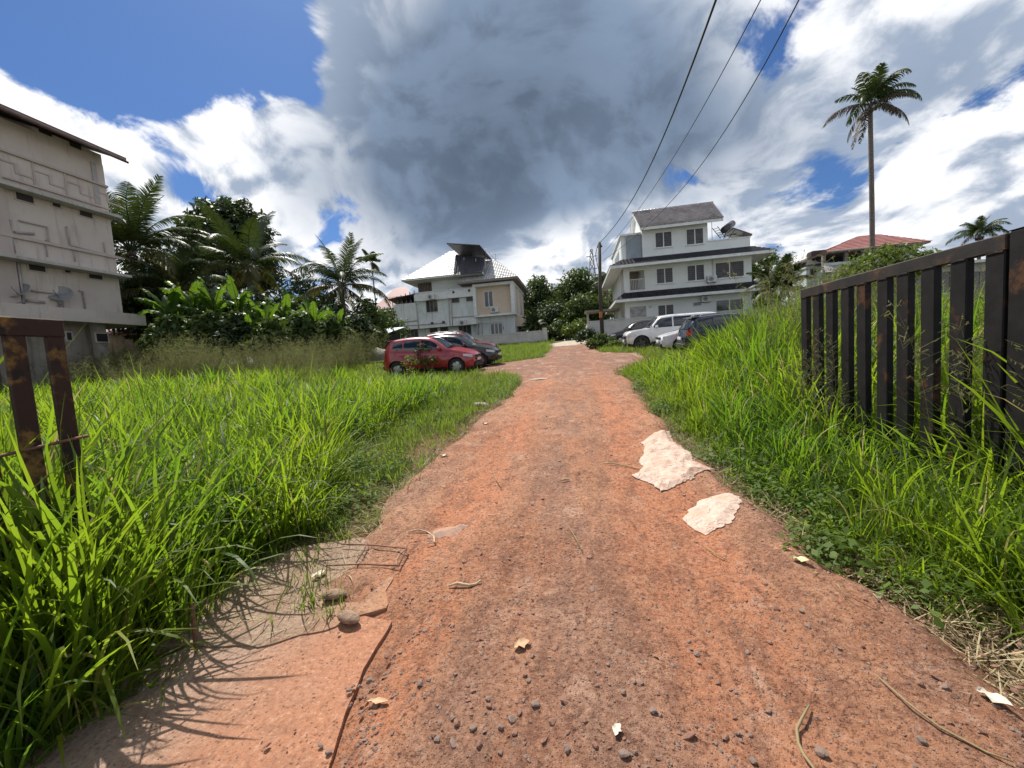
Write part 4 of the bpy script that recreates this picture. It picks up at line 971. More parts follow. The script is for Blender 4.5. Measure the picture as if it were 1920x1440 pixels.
MB().box(xA-.03, xC+.0, HY-.06, HY+.17, z_b1-.08, z_b1+.75).build('band', M_TRIMW, hl)
MB().box(xB-.05, xC, HY-.25, HY+.3, z_t1, z_t2).build('parapet_band', M_TRIMW, hl)
MB().box(xB-.15, xC, HY-.33, HY+.3, z_t2, z_t2+.09).build('coping', M_TRIMW, hl)
xU, _ = z3(520, 550)
MB().box(xU, xC, HY+.9, HY+10, z_t2, z_e+.1).build('top_storey_wall', M_WHITE, hl)
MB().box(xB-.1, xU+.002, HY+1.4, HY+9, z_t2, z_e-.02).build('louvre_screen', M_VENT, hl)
for k in range(9):
    x = xB+(xU-xB)*(k+.5)/9; MB().box(x-.05, x+.05, HY+1.3, HY+1.42, z_t2, z_e-.03).build('slat', M_FRAMEB, hl)
# right wing: framed cream box
zf0, zf1 = z3(1130, 790)[1], z3(1130, 525)[1]
MB().box(xC, xD, HY+.35, HY+9, zf0, zf1).build('wing_wall', M_CREAM, hl)
MB().box(xC, xD-.1, HY+.35, HY+9, z_g, zf0-.2).build('wing_ground_wall', Mh, hl)
for nm, a in (('frame_beam', (xC-.35, xD+.1, HY-.35, HY+9, zf1, zf1+.32)), ('frame_slab', (xC-.35, xD+.1, HY-.30, HY+9, zf0-.22, zf0)), ('frame_fin', (xC-.35, xC+.02, HY-.35, HY+.6, zf0, zf1)), ('frame_fin', (xD-.30, xD+.1, HY-.35, HY+.9, zf0, zf1)), ('frame_fin', (xD-.25, xD+.1, HY+3.6, HY+4.0, zf0, zf1)), ('frame_fin', (xD-.25, xD+.1, HY+7.0, HY+7.4, zf0, zf1))):
    MB().box(*a).build(nm, M_TRIMW, hl)
MB().box(xD-.15, xD+.75, HY+1.5, HY+5, zf0-1.5, zf0-.22).build('balcony_box', M_CREAM, hl)
# windows
def zwin(zx, zy, w, h, Y, **kw): x, z = z3(zx, zy, Y); return window(hl, x, z, w, h, Y, **kw)
zwin(545, 715, 1.35, 1.35, HY+.15, panes=3, frame=M_FRAMEB); zwin(1075, 650, .95, 1.75, HY+.35, panes=2, frame=M_FRAME)
zwin(765, 660, .85, .55, HY+.15, panes=1, frame=M_FRAMEB, slats=4); zwin(905, 645, .95, .55, HY+.15, panes=1, frame=M_FRAMEB, slats=4)
zwin(855, 950, 1.45, 1.3, HY+.7, panes=3, frame=M_FRAMEB); zwin(1148, 928, 1.35, 1.25, HY+.35, panes=3, frame=M_FRAME)
zwin(365, 975, 1.4, 1.1, HY+.7, panes=3, frame=M_FRAMEB); zwin(562, 945, .9, .55, HY+.7, panes=1, frame=M_FRAMEB, slats=4); zwin(660, 935, .9, .55, HY+.7, panes=1, frame=M_FRAMEB, slats=4)
for pts in ([(700, 550), (705, 690), (712, 830), (718, 900)], [(722, 640), (735, 800), (740, 895)], [(405, 690), (410, 800), (428, 930)], [(740, 822), (960, 806)], [(962, 810), (970, 880), (980, 985)], [(1010, 810), (1015, 975)], [(975, 880), (1205, 862), (1212, 930)], [(215, 870), (410, 850)], [(220, 905), (690, 872)]):
    MB().tube([(z3(a, c)[0], HY-.08, z3(a, c)[1]) for a, c in pts], .055, 6).build('pipe', M_PIPE, hl, True)
for a, c in ((550, 875), (656, 865), (750, 588), (895, 572)):
    x, z = z3(a, c, HY-.1); MB().box(x-.13, x+.13, HY-.30, HY-.05, z-.12, z+.12).build('spout', M_VENT, hl)
# main hip roof
x0, _ = z3(290, 490); x1, _ = z3(1003, 415)
y0_, y1_ = HY-.9, HY+11.5; zE = z_e+.05; ym = (y0_+y1_)/2
xr0 = z3(715, 205, ym)[0]; zr = z3(715, 205, ym)[1]; xr1 = xr0+1.8
rfm = courses((x0, y0_, zE), (x1+.4, y0_, zE), (xr1, ym, zr), (xr0, ym, zr), 15, .06).build('front_slope', M_TILE_W, hl)
courses((x0, y1_, zE), (x0, y0_, zE), (xr0, ym, zr), (xr0, ym, zr), 15, .06).build('side_slope', M_TILE_W, hl)
courses((x1+.4, y1_, zE), (x0, y1_, zE), (xr0, ym, zr), (xr1, ym, zr), 6, .05).build('back_slope', M_TILE_W, hl)
courses((x1+.4, y0_, zE), (x1+.4, y1_, zE), (xr1, ym, zr), (xr1, ym, zr), 15, .06).build('side_slope', M_TILE_W, hl)
MB().box(x0+.02, x1+.38, y0_+.02, y1_-.02, zE-.16, zE-.003).build('eave_board', M_TRIMW, hl)
# second roof over the wing
w0 = z3(1030, 478)[0]; w1 = z3(1352, 450)[0]; zW = z3(1200, 468)[1]; yw0, yw1 = HY-1.0, HY+10; ywm = (yw0+yw1)/2
xw = z3(1085, 285, ywm)[0]; zw = z3(1085, 285, ywm)[1]
courses((w0-3.0, yw0, zW), (w1, yw0, zW), (xw+.6, ywm, zw), (xw-1.2, ywm, zw), 13, .06).build('front_slope', M_TILE_W, hl)
courses((w1, yw0, zW), (w1, yw1, zW), (xw+.6, ywm, zw), (xw+.6, ywm, zw), 13, .06).build('side_slope', M_TILE_W, hl)
courses((w1, yw1, zW), (w0-3, yw1, zW), (xw-1.2, ywm, zw), (xw+.6, ywm, zw), 5, .06).build('back_slope', M_TILE_W, hl)
MB().box(w0-2.98, w1-.02, yw0+.02, yw1-.02, zW-.2, zW-.003).build('eave_board', M_SOFFIT, hl)
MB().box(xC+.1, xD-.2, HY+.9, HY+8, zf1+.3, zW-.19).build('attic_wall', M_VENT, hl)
# dark canopy sheet on posts above the ridge, the shaded roof front below it put in as a black tile panel
cz = [z3(682, 135, HY+2.2), z3(990, 150, HY+2.2), z3(1110, 285, HY+.3), z3(835, 255, HY+.3)]
M_SHEETD = mat('dark_sheet_metal', (.030, .030, .033), .5, (.05, .048, .048), 3)
cy = (HY-.6, HY-.6, HY+4.4, HY+4.4)
cpt = [z3(682, 135, cy[0]), z3(992, 152, cy[1]), z3(1105, 285, cy[2]), z3(830, 268, cy[3])]
mb = MB(); V = [(p[0], y, p[1]) for p, y in zip(cpt, cy)]; V += [(a, c, d+.1) for a, c, d in V]
mb.add(V, [(0, 1, 2, 3), (4, 5, 6, 7), (0, 1, 5, 4), (1, 2, 6, 5), (2, 3, 7, 6), (3, 0, 4, 7)]); mb.build('canopy_sheet', M_SHEETD, hl)
sx0, sx1 = z3(750, 420, HY-.2)[0], z3(1035, 420, HY-.2)[0]
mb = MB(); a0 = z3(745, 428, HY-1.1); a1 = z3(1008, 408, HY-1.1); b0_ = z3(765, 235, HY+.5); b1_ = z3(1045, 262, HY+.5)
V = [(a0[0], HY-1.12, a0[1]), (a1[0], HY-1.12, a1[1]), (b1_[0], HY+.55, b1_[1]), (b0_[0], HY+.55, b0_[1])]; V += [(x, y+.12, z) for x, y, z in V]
mb.add(V, [(0, 1, 2, 3), (4, 5, 6, 7), (0, 1, 5, 4), (1, 2, 6, 5), (2, 3, 7, 6), (3, 0, 4, 7)]); mb.build('roof_shade_panel', M_TILE_B, hl)
for a, c in ((955, 300), (1040, 300), (845, 290)):
    p = z3(a, c, HY+.2); MB().tube([(p[0], HY+.2, zE), (p[0], HY+.2, p[1]+.35)], .05, 6).build('canopy_post', M_PIPE, hl, True)
for (a, c, d, e) in ((1045, 175, 1140, 290), (1138, 232, 1140, 290), (1045, 175, 1050, 240), (1090, 228, 1140, 232)):
    p, q = z3(a, c, HY+1), z3(d, e, HY+1); MB().tube([(p[0], HY+1, p[1]), (q[0], HY+1, q[1])], .022, 5).build('aerial_rod', M_PIPE, hl, True)
tag(hl, 'white two-storey house with pale hip roofs and a cream wing', 'house')
for (a, c, dy, lab, w) in ((545, 632, -.25, 'air conditioner unit over the upper three-pane window of the hip roof house', .9), (1133, 752, .35, 'air conditioner unit under the window on the cream wing', .95), (840, 872, -.06, 'air conditioner unit on the band of the hip roof house, above a ground window', .9)):
    x, z = z3(a, c, HY+dy); air_conditioner(x, z, HY+dy, lab, w, .62)
# open terrace roof on the left of the house
tr = empty('terrace_shelter', ((xA+xB)/2, HY+3, z_b1+3.0))
zt0 = z3(280, 790)[1]; p0 = z3(135, 655, HY-.3); p1 = z3(385, 605, HY-.3)
mb = MB(); V = [(p0[0], HY-.3, p0[1]), (p1[0], HY-.3, p1[1]), (p1[0], HY+6, p1[1]-.9), (p0[0], HY+6, p0[1]-.9)]; V += [(a, c, d+.09) for a, c, d in V]
mb.add(V, [(0, 1, 2, 3), (4, 5, 6, 7), (0, 1, 5, 4), (1, 2, 6, 5), (2, 3, 7, 6), (3, 0, 4, 7)]); mb.build('roof_sheet', M_SHEETD, tr)
for k in range(6):
    x = p0[0]+.35+(xB-p0[0]-.5)*k/5; MB().tube([(x, HY+.2, zt0), (x, HY+.2, p0[1]+.25+.6*k/5)], .05, 6).build('post', M_VENT, tr)
for k in range(14):
    x = xA+.1+(xB-xA-.3)*k/13; MB().box(x-.03, x+.03, HY+.1, HY+.14, zt0, zt0+1.25+.2*(k % 3)).build('railing_bar', M_FRAMEB, tr)
MB().box(xA+.1, xB-.1, HY+5, HY+5.2, zt0, zt0+2.2).build('back_wall', M_SOFFIT, tr)
tag(tr, 'dark sheet-roofed terrace shelter on the left end of the hip roof house', 'shelter')
# its boundary wall
M_BWALL = wallmat('stained_boundary_wall', (.50, .48, .44), (.60, .57, .52), (.22, .21, .19), 1.5, .56, .82)
bw = empty('boundary_wall', (-7, 42.3, gz(42)))
xw0, xw1 = z3(915, 1000, 42.2)[0], z3(1595, 1000, 42.2)[0]; ztop = z3(1400, 962, 42.2)[1]
MB().box(xw0-9, xw1, 42.1, 42.35, gz(42)-.4, ztop).build('wall_panel', M_BWALL, bw); MB().box(xw0-9, xw1+.04, 42.05, 42.4, ztop, ztop+.1).build('coping', M_BWALL, bw)
MB().box(xw1-.18, xw1+.28, 42.0, 42.46, gz(42)-.4, ztop+.35).build('pier', M_BWALL, bw); MB().box(xw1-.05, xw1+.12, 42.46, 50, gz(42)-.4, ztop).build('side_wall', M_BWALL, bw)
tag(bw, 'stained low compound wall before the hip roof house', 'wall')
# ------------------------------------------------------------------ white three-storey house (right of the road)
KY = 36.0
hr = empty('three_storey_house', (9, KY, gz(KY)))
def z4(zx, zy, Y=KY): q = atY(1040+zx/4.5, 360+zy/4.5, Y); return q[0], q[2]
xl, xr = z4(592, 900)[0], z4(1664, 700)[0]; xl1 = z4(585, 760)[0]
zg = gz(KY)-.2
zs1 = z4(1100, 870)[1]      # lower skirt roof: eave level
zs1t = z4(1100, 812)[1]     # where it meets the wall
zs2 = z4(1100, 585)[1]; zs2t = z4(1100, 520)[1]
ztop = z4(1000, 285)[1]
xo0, xo1 = z4(632, 760)[0], z4(760, 760)[0]
D = 10.5
MB().box(xl, xr, KY, KY+D, zg, zs1t).build('ground_storey_wall', M_WHITE, hr)
# first storey with the recessed corner balcony
zf = zs1t; zc = zs2t
MB().box(xo1, xr, KY, KY+D, zf, zc).build('first_storey_wall', M_WHITE, hr)
MB().box(xl1, xo1+.001, KY+2.2, KY+D, zf, zc).build('balcony_back_wall', M_WHITE, hr)
MB().box(xl1, xo0, KY, KY+.45, zf, zc).build('balcony_pillar', M_WHITE, hr); MB().box(xo0, xo1, KY, KY+.4, z4(700, 662)[1], zc).build('balcony_lintel', M_WHITE, hr)
MB().box(xl1, xo1, KY+.05, KY+2.2, zf-.1, zf+.25).build('balcony_floor', M_TRIMW, hr)
zr0 = zf+.30; zr1 = zf+1.15
rl = MB().box(xo0, xo1, KY+.12, KY+.17, zr1, zr1+.06).build('railing', M_TRIMW, hr)
for k in range(9): x = xo0+(xo1-xo0)*(k+.5)/9; MB().box(x-.018, x+.018, KY+.13, KY+.16, zr0, zr1).build('baluster', M_TRIMW, rl)
MB().box((xo0+xo1)/2-.3, (xo0+xo1)/2+.5, KY+2.12, KY+2.19, zf+.25, zf+2.3).build('balcony_door', M_FRAMEB, hr)
# top storey
xa, xb = z4(745, 450)[0], z4(1302, 380)[0]; xp0 = z4(568, 450)[0]; xp1 = z4(612, 450)[0]; zp = z4(650, 350)[1]
MB().box(xa, xb, KY+.3, KY+D-1, zc-.3, ztop).build('top_storey_wall', M_WHITE, hr)
MB().box(xp0, xa+.001, KY+.75, KY+D-1.5, zc-.3, zp).build('stair_block', M_WHITE, hr)
M_GREYP = mat('grey_panel', (.21, .245, .27), .6, (.25, .285, .31), 2)
MB().box(xp1, xa-.01, KY+.55, KY+.76, zc-.3, zp-.12).build('grey_panel', M_GREYP, hr)
MB().box(xp0-.03, xp0+.05, KY+2.5, KY+6, zc, zp-.8).build('grey_panel', M_GREYP, hr)
MB().box(xp0-.12, xa, KY+.50, KY+D-1.2, zp, zp+.16).build('stair_block_coping', M_TRIMW, hr)
xt1 = z4(1662, 400)[0]; ztp = z4(1450, 395)[1]
MB().box(xb, xt1, KY+.3, KY+.5, zc-.3, ztp).build('terrace_parapet', M_WHITE, hr); MB().box(xt1-.2, xt1, KY+.5, KY+D-1, zc-.3, ztp).build('terrace_parapet', M_WHITE, hr)
MB().box(xb-.01, xt1+.05, KY+.24, KY+.56, ztp, ztp+.08).build('parapet_coping', M_TRIMW, hr)
# skirt roofs: tiled on every side, white fascia
def skirt(z0, z1, out, x0, x1, y0, y1, n):
    a, c, d, e = x0-out, x1+out, y0-out, y1+out
    courses((a, d, z0), (c, d, z0), (x1, y0, z1), (x0, y0, z1), n, .05).build('skirt_tiles', M_TILE_B, hr)
    courses((a, e, z0), (a, d, z0), (x0, y0, z1), (x0, y1, z1), n, .05).build('skirt_tiles', M_TILE_G, hr)
    courses((c, d, z0), (c, e, z0), (x1, y1, z1), (x1, y0, z1), n, .05).build('skirt_tiles', M_TILE_G, hr)
    mb = MB(); mb.box(a+.01, c-.01, d+.01, d+.10, z0-.24, z0-.002).box(a+.01, a+.10, d+.10, e, z0-.24, z0-.002).box(c-.10, c-.01, d+.10, e, z0-.24, z0-.002); mb.build('fascia', M_TRIMW, hr)
    mb = MB(); mb.add([(a+.1, d+.1, z0-.16), (c-.1, d+.1, z0-.16), (x1, y0, z0-.02), (x0, y0, z0-.02), (a+.1, e, z0-.16), (x0, e, z0-.02), (c-.1, e, z0-.16), (x1, e, z0-.02)], [(0, 1, 2, 3), (0, 3, 5, 4), (1, 6, 7, 2)]); mb.build('soffit', M_TRIMW, hr)
skirt(zs2, zs2t+.06, 1.25, xl1, xr, KY, KY+D, 5); skirt(zs1, zs1t+.06, .95, xl, xr+.2, KY, KY+D, 5)
# top roof: one long slope towards the road, ridge behind
ye = KY-.55; yr = KY+3.4
e0, e1 = z4(718, 300, ye), z4(1425, 215, ye); r0, r1 = z4(655, 172, yr), z4(1330, 95, yr)
ze, zr_ = (e0[1]+e1[1])/2, (r0[1]+r1[1])/2
courses((e0[0], ye, ze), (e1[0], ye, ze), (r1[0], yr, zr_), (r0[0], yr, zr_), 11, .16).build('top_roof_slope', M_TILE_G, hr)
courses((e1[0], yr+4, ze), (e0[0], yr+4, ze), (r0[0], yr, zr_), (r1[0], yr, zr_), 6, .06).build('top_roof_back', M_TILE_G, hr)
mb = MB(); V = [(e0[0]+.02, ye+.02, ze-.02), (e1[0]-.02, ye+.02, ze-.02), (r1[0]-.02, yr, zr_-.05), (r0[0]+.02, yr, zr_-.05), (e1[0]-.02, yr+3.9, ze), (e0[0]+.02, yr+3.9, ze)]; V += [(a, c, d-.24) for a, c, d in V]
mb.add(V, [(0, 1, 2, 3), (3, 2, 4, 5), (6, 7, 8, 9), (9, 8, 10, 11), (0, 1, 7, 6), (1, 2, 8, 7), (2, 4, 10, 8), (0, 3, 9, 6), (3, 5, 11, 9), (4, 5, 11, 10)]); mb.build('roof_slab', M_TRIMW, hr)
MB().tube([(r0[0]-.05, yr, zr_+.05), (r1[0]+.05, yr, zr_+.05)], .09, 8).build('ridge_tiles', M_TILE_G, hr, True)
mb = MB(); mb.prism([(KY+.3, ztop-.02), (KY+D-1, ztop-.02), (KY+D-1, ztop+.05), (yr, zr_-.32), (KY+.3, ze-.2+.25)], 'x', xa+.02, xb-.02); mb.build('attic_wall', M_WHITE, hr)
def kwin(zx, zy, w, h, Y=KY, **kw): x, z = z4(zx, zy, Y); return window(hr, x, z, w, h, Y, **kw)
kwin(918, 402, 1.32, 1.22, KY+.3, slats=7); kwin(1182, 376, 1.32, 1.25, KY+.3, slats=7)
kwin(928, 706, 1.30, 1.22, slats=7); kwin(1190, 682, 1.32, 1.25, slats=7); kwin(1475, 655, 2.2, 1.25, slats=7)
kwin(938, 1003, 1.25, 1.0, slats=5); kwin(1202, 945, .6, .28, panes=1, sill=False); kwin(1475, 962, 2.1, 1.05, slats=0)
fw = kwin(703, 1018, 1.4, 1.05, panes=1); 
for c in fw.children:
    if c.name.startswith('pane'): c.data.materials[0] = mat('frosted_pane', (.34, .33, .31), .35, (.20, .20, .19), 2.5)
x, z = z4(1335, 620); MB().tube([(x, KY-.06, z4(1340, 575)[1]), (x, KY-.06, z4(1330, 715)[1])], .035, 6).build('pipe', M_TRIMW, hr, True)
x, z = z4(808, 968); MB().bbox(x-.07, x+.07, KY-.16, KY-.0, z-.12, z+.1, .02).build('wall_lamp', M_ACW, hr)
MB().tube([(z4(1432, 250)[0], KY+3, ztp), (z4(1432, 250)[0], KY+3, z4(1432, 108, KY+3)[1])], .025, 5).build('lightning_rod', M_PIPE, hr)
tag(hr, 'white three-storey house with black tiled skirt roofs and grey top roof', 'house')
x, z = z4(1318, 738); air_conditioner(x, z, KY, 'air conditioner unit between first-floor windows of the three-storey house', .75, .55)
x, z = z4(1272, 905); air_conditioner(x, z, KY, 'air conditioner unit under the lower skirt roof of the three-storey house', .8, .5)
# solar water heater on the terrace
sw = empty('solar_water_heater', (z4(1500, 370)[0], KY+2, ztp)); SY = KY+1.2
p0, p1 = z4(1430, 320, SY), z4(1497, 268, SY+2)
MB().tube([(p0[0], SY, p0[1]), (p1[0], SY+2.0, p1[1])], .30, 14).build('tank', mat('dark_tank', (.045, .036, .034), .45, (.07, .055, .05), 5), sw, True)
q0, q1 = z4(1505, 300, SY), z4(1668, 352, SY)
mb = MB(); V = [(q0[0], SY, q0[1]+.02), (q1[0], SY, q1[1]), (q1[0], SY+2.0, q1[1]), (q0[0], SY+2.0, q0[1]+.02)]; V += [(a, c, d-.13) for a, c, d in V]
mb.add(V, [(0, 1, 2, 3), (4, 5, 6, 7), (0, 1, 5, 4), (1, 2, 6, 5), (2, 3, 7, 6), (3, 0, 4, 7)]); mb.build('collector_panel', mat('collector', (.06, .052, .05), .4, (.10, .085, .08), 4), sw)
for a, c, d, e in ((1450, 330, 1430, 392), (1530, 310, 1470, 392), (1600, 335, 1600, 380), (1480, 350, 1640, 372), (1440, 372, 1540, 345)):
    u, v = z4(a, c, SY), z4(d, e, SY); MB().tube([(u[0], SY+.1, u[1]), (v[0], SY+.1, v[1])], .03, 5).build('strut', M_VENT, sw)
tag(sw, 'solar water heater with dark tank on the roof terrace', 'water heater')
ld = empty('roof_ladder', (z4(1400, 390)[0], KY+1, ztp))
a0, a1, b0_, b1_ = z4(1400, 392, KY+1), z4(1330, 305, KY+1), z4(1440, 385, KY+1), z4(1375, 290, KY+1)
for u, v in ((a0, a1), (b0_, b1_)): MB().tube([(u[0], KY+1, u[1]), (v[0], KY+1, v[1])], .03, 5).build('rail', M_VENT, ld)
for k in range(5):
    t = (k+.6)/5.2; u = [a0[i]+(a1[i]-a0[i])*t for i in (0, 1)]; v = [b0_[i]+(b1_[i]-b0_[i])*t for i in (0, 1)]; MB().tube([(u[0], KY+1.01, u[1]), (v[0], KY+1.01, v[1])], .022, 5).build('rung', M_VENT, ld)
tag(ld, 'dark metal ladder leaning under the eave on the roof terrace', 'ladder')
# compound wall and gate canopy of that house
cw = empty('boundary_wall', (5, 33.4, gz(33.4))); WY = 33.3
x0, x1 = z4(300, 1150, WY)[0], z4(2000, 1100, WY)[0]; zt = z4(540, 1078, WY)[1]
M_CWALL = wallmat('grey_white_wall', (.50, .50, .47), (.60, .59, .56), (.30, .29, .27), 1.2)
MB().box(x0, x1, WY, WY+.22, gz(WY)-.4, zt).build('wall_panel', M_CWALL, cw); MB().box(x0-.02, x1, WY-.05, WY+.27, zt, zt+.07).build('coping', M_CWALL, cw)
MB().box(x0-.25, x0, WY-.1, WY+9, gz(WY)-.4, zt-.15).build('side_wall', M_CWALL, cw)
tag(cw, 'pale grey compound wall behind the utility pole', 'wall')
gc = empty('gate_canopy', (x0+.6, 37.5, gz(37)))
p0, p1 = z4(255, 1018, 37.5), z4(545, 990, 37.5)
MB().box(p0[0], p1[0], 37.0, 38.6, p1[1]-.1, p1[1]+.08).build('canopy_slab', mat('canopy_brown', (.17, .14, .12), .8, (.24, .2, .17), 3), gc)
for x in (p0[0]+.25, p1[0]-.3): MB().box(x-.1, x+.1, 37.6, 37.9, gz(37)-.3, p1[1]-.101).build('post', M_PLINTH, gc)
tag(gc, 'brown flat canopy over the side gate behind the utility pole', 'canopy')

# ------------------------------------------------------------------ far house with the red roof, and the pale outbuilding behind the gate
FY = 44.0
def z5(zx, zy, Y=FY): q = atY(1460+zx/3, 80+zy/3, Y); return q[0], q[2]
fh = empty('red_roof_house', (z5(500, 1250)[0], FY, gz(FY)))
a, c = z5(245, 1183), z5(830, 1113); zE = (a[1]+c[1])/2; ap = z5(455, 1085, FY+3.4)
P0, P1 = (a[0], FY, a[1]), (c[0], FY, a[1])
M_RR = mat('red_sheet_roof', (.30, .115, .10), .6, (.35, .145, .125), .8)
zE = a[1]; rx2 = z5(560, 1090, FY+3.4)[0]
courses((a[0], FY-.6, zE), (c[0], FY-.6, zE), (rx2, FY+3.6, ap[1]), (ap[0], FY+3.6, ap[1]), 9, .05).build('roof', M_RR, fh)
courses((c[0], FY-.6, zE), (c[0], FY+8, zE), (rx2, FY+3.6, ap[1]), (rx2, FY+3.6, ap[1]), 5, .05).build('roof_hip', M_RR, fh)
courses((a[0], FY+8, zE), (a[0], FY-.6, zE), (ap[0], FY+3.6, ap[1]), (ap[0], FY+3.6, ap[1]), 5, .05).build('roof_hip', M_RR, fh)
MB().box(a[0]+.05, c[0]-.05, FY-.55, FY+7.9, zE-.13, zE-.003).build('eave_board', M_SOFFIT, fh)
u0, u1 = z5(605, 1180), z5(790, 1180); zb = z5(600, 1240)[1]
M_TEAL = wallmat('pale_teal_wall', (.46, .52, .52), (.54, .59, .58), (.35, .38, .37))
MB().box(u0[0], u1[0], FY+.2, FY+7.5, gz(FY)-.3, zE-.13).build('wall', M_TEAL, fh)
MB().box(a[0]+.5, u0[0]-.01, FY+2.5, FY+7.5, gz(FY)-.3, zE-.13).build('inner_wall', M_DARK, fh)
window(fh, z5(650, 1160)[0], z5(650, 1160)[1], 1.4, 1.1, FY+.2, panes=2, frame=M_FRAMEB, sill=False)
for zx in (260, 385, 480, 575): x = z5(zx, 1200)[0]; MB().box(x-.13, x+.13, FY+.1, FY+.36, zb-1, zE-.131).build('post', M_SOFFIT, fh)
w0, w1 = z5(255, 1250), z5(600, 1215); MB().box(w0[0], u0[0]-.01, FY-.02, FY+.09, w0[1]-.5, z5(400, 1228)[1]).build('parapet', M_TEAL, fh)
s0 = z5(215, 1300, FY-1.3)
courses((w0[0]-.8, FY-1.6, s0[1]), (u0[0], FY-1.6, s0[1]), (u0[0], FY-.03, s0[1]+.9), (w0[0]-.1, FY-.03, s0[1]+.9), 5, .04).build('skirt_roof', M_TILE_G, fh)
MB().box(w0[0]-.2, u0[0]-.01, FY-.05, FY+6, gz(FY)-.3, s0[1]+.5).build('lower_wall', M_TEAL, fh)
tag(fh, 'far house with a red hip roof over an open dark upper storey', 'house')
fw_ = empty('small_wing_house', (z5(180, 1300)[0], FY+2, gz(FY)))
l0, l1 = z5(140, 1262, FY+1), z5(300, 1225, FY+1)
mb = MB(); V = [(l0[0], FY+.6, l0[1]), (l1[0]-.3, FY+.6, l0[1]+.1), (l1[0], FY+4, l1[1]+1.2), (l0[0]+2.0, FY+4, l1[1]+1.2)]; V += [(x, y, z+.12) for x, y, z in V]
mb.add(V, [(0, 1, 2, 3), (4, 5, 6, 7), (0, 1, 5, 4), (1, 2, 6, 5), (2, 3, 7, 6), (3, 0, 4, 7)]); mb.build('roof', M_SHEETD, fw_)
MB().box(l0[0]+.3, l1[0]-.5, FY+1.1, FY+4, gz(FY)-.3, l0[1]+.02).build('wall', M_TEAL, fw_)
x, z = z5(200, 1275, FY+1.1); window(fw_, x, z-.3, .7, .7, FY+1.1, panes=1, frame=M_FRAMEB, sill=False)
x, z = z5(218, 1190, FY+3); MB().bbox(x-.75, x+.75, FY+2.6, FY+3.6, l0[1]+.2, z+.35, .1).build('water_tank', M_VENT, fw_)
tag(fw_, 'small dark-roofed wing with a water tank beside the red roof house', 'house')
OY = 24.0
def z6(zx, zy, Y=OY): q = atY(1440+zx/2.667, 420+zy/2.667, Y); return q[0], q[2]
ob = empty('outbuilding', (z6(980, 300)[0], OY, gz(OY)))
a, c = z6(865, 300), z6(1300, 280); zt = z6(1050, 200)[1]
MB().box(a[0], c[0]+3, OY, OY+6, gz(OY)-.3, zt).build('wall', M_CWALL, ob); MB().box(a[0]-.5, c[0]+3, OY-.6, OY+6, zt, zt+.14).build('roof_slab', M_TRIMW, ob)
for zx in (910, 1060, 1180): x, z = z6(zx, 290); window(ob, x, z, 1.0, 1.0, OY, panes=2, frame=M_FRAMEB)
tag(ob, 'pale outbuilding glimpsed between the gate bars', 'house')
# red-roofed house far behind the palms
rb = empty('distant_house', (-19, 62, gz(60)))
p = atY(742, 535, 62); q = atY(775, 575, 62); p2 = atY(705, 580, 62)
courses((p2[0]+.5, 60, q[2]), (q[0]+1, 60, q[2]), (p[0]+1, 64, p[2]), (p[0]-1, 64, p[2]), 2, .03).build('roof', M_RR, rb)
MB().box(p2[0]+.8, q[0]+.8, 61, 66, gz(60)-.5, q[2]-.01).build('wall', M_CREAM, rb); tag(rb, 'distant house with a red roof behind the palms', 'house')
# low shed with a bluish tin roof and a thatch heap before it
sh = empty('tin_shed', (-15, 34, gz(34)))
p0, p1 = atY(664, 627, 34), atY(735, 632, 34)
mb = MB(); V = [(p0[0]-1.5, 33.2, p0[2]-.15), (p1[0], 33.2, p0[2]-.25), (p1[0], 37, p0[2]+.55), (p0[0]-1.5, 37, p0[2]+.6)]; V += [(x, y, z+.06) for x, y, z in V]
mb.add(V, [(0, 1, 2, 3), (4, 5, 6, 7), (0, 1, 5, 4), (1, 2, 6, 5), (2, 3, 7, 6), (3, 0, 4, 7)]); mb.build('roof_sheet', mat('blue_tin', (.33, .40, .47), .4, (.45, .5, .55), 1.5, metal=.3), sh)
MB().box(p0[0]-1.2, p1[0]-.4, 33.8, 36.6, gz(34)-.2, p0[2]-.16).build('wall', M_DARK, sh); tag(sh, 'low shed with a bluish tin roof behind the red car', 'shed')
hp = MB(); q = atY(702, 652, 30); n = 18
hp.lathe([(1.25, -.2), (1.2, .25), (1.0, .6), (.6, .86), (.2, .96), (0, .98)], n, 'z'); o = hp.build('thatch_heap', mat('old_thatch', (.20, .185, .15), .95, (.32, .30, .25), 9, bump=.05, bscale=18, stretch=(4, 4, 1)), None, True)
for v in o.data.vertices: v.co.x *= 1.3+.25*math.sin(v.co.y*7+v.co.z*5); v.co.z *= 1+.12*math.sin(v.co.x*6)
o.location = (q[0], 30, gz(30)); tag(o, 'rounded grey thatch heap in the grass behind the cars', 'heap')

# ------------------------------------------------------------------ utility pole, wires, lattice tower
PY = 31.0
pt, pb = atY(1124, 455, PY), atY(1130, 640, PY)
up = empty('utility_pole', (pb[0], PY, gz(PY)))
M_POLE = mat('pole_wood', (.045, .036, .032), .85, (.08, .062, .054), 6, stretch=(6, 6, .6), bump=.008, bscale=30)
MB().tube([(pb[0], PY, gz(PY)-.3), (pb[0], PY, gz(PY)+4), (pt[0], PY, pt[2])], [.16, .14, .11], 12).build('shaft', M_POLE, up, True)
zb_ = atY(1127, 590, PY)[2]; MB().lathe([(.149, -.24), (.149, .24)], 14, 'z', (pb[0]-.005, PY, zb_)).build('orange_band', mat('orange_paint', (.50, .17, .02), .7, (.40, .13, .02), 8), up, True)
MB().box(pt[0]-.20, pt[0]+.20, PY-.05, PY+.05, pt[2]-.35, pt[2]-.27).build('crossarm', M_POLE, up)
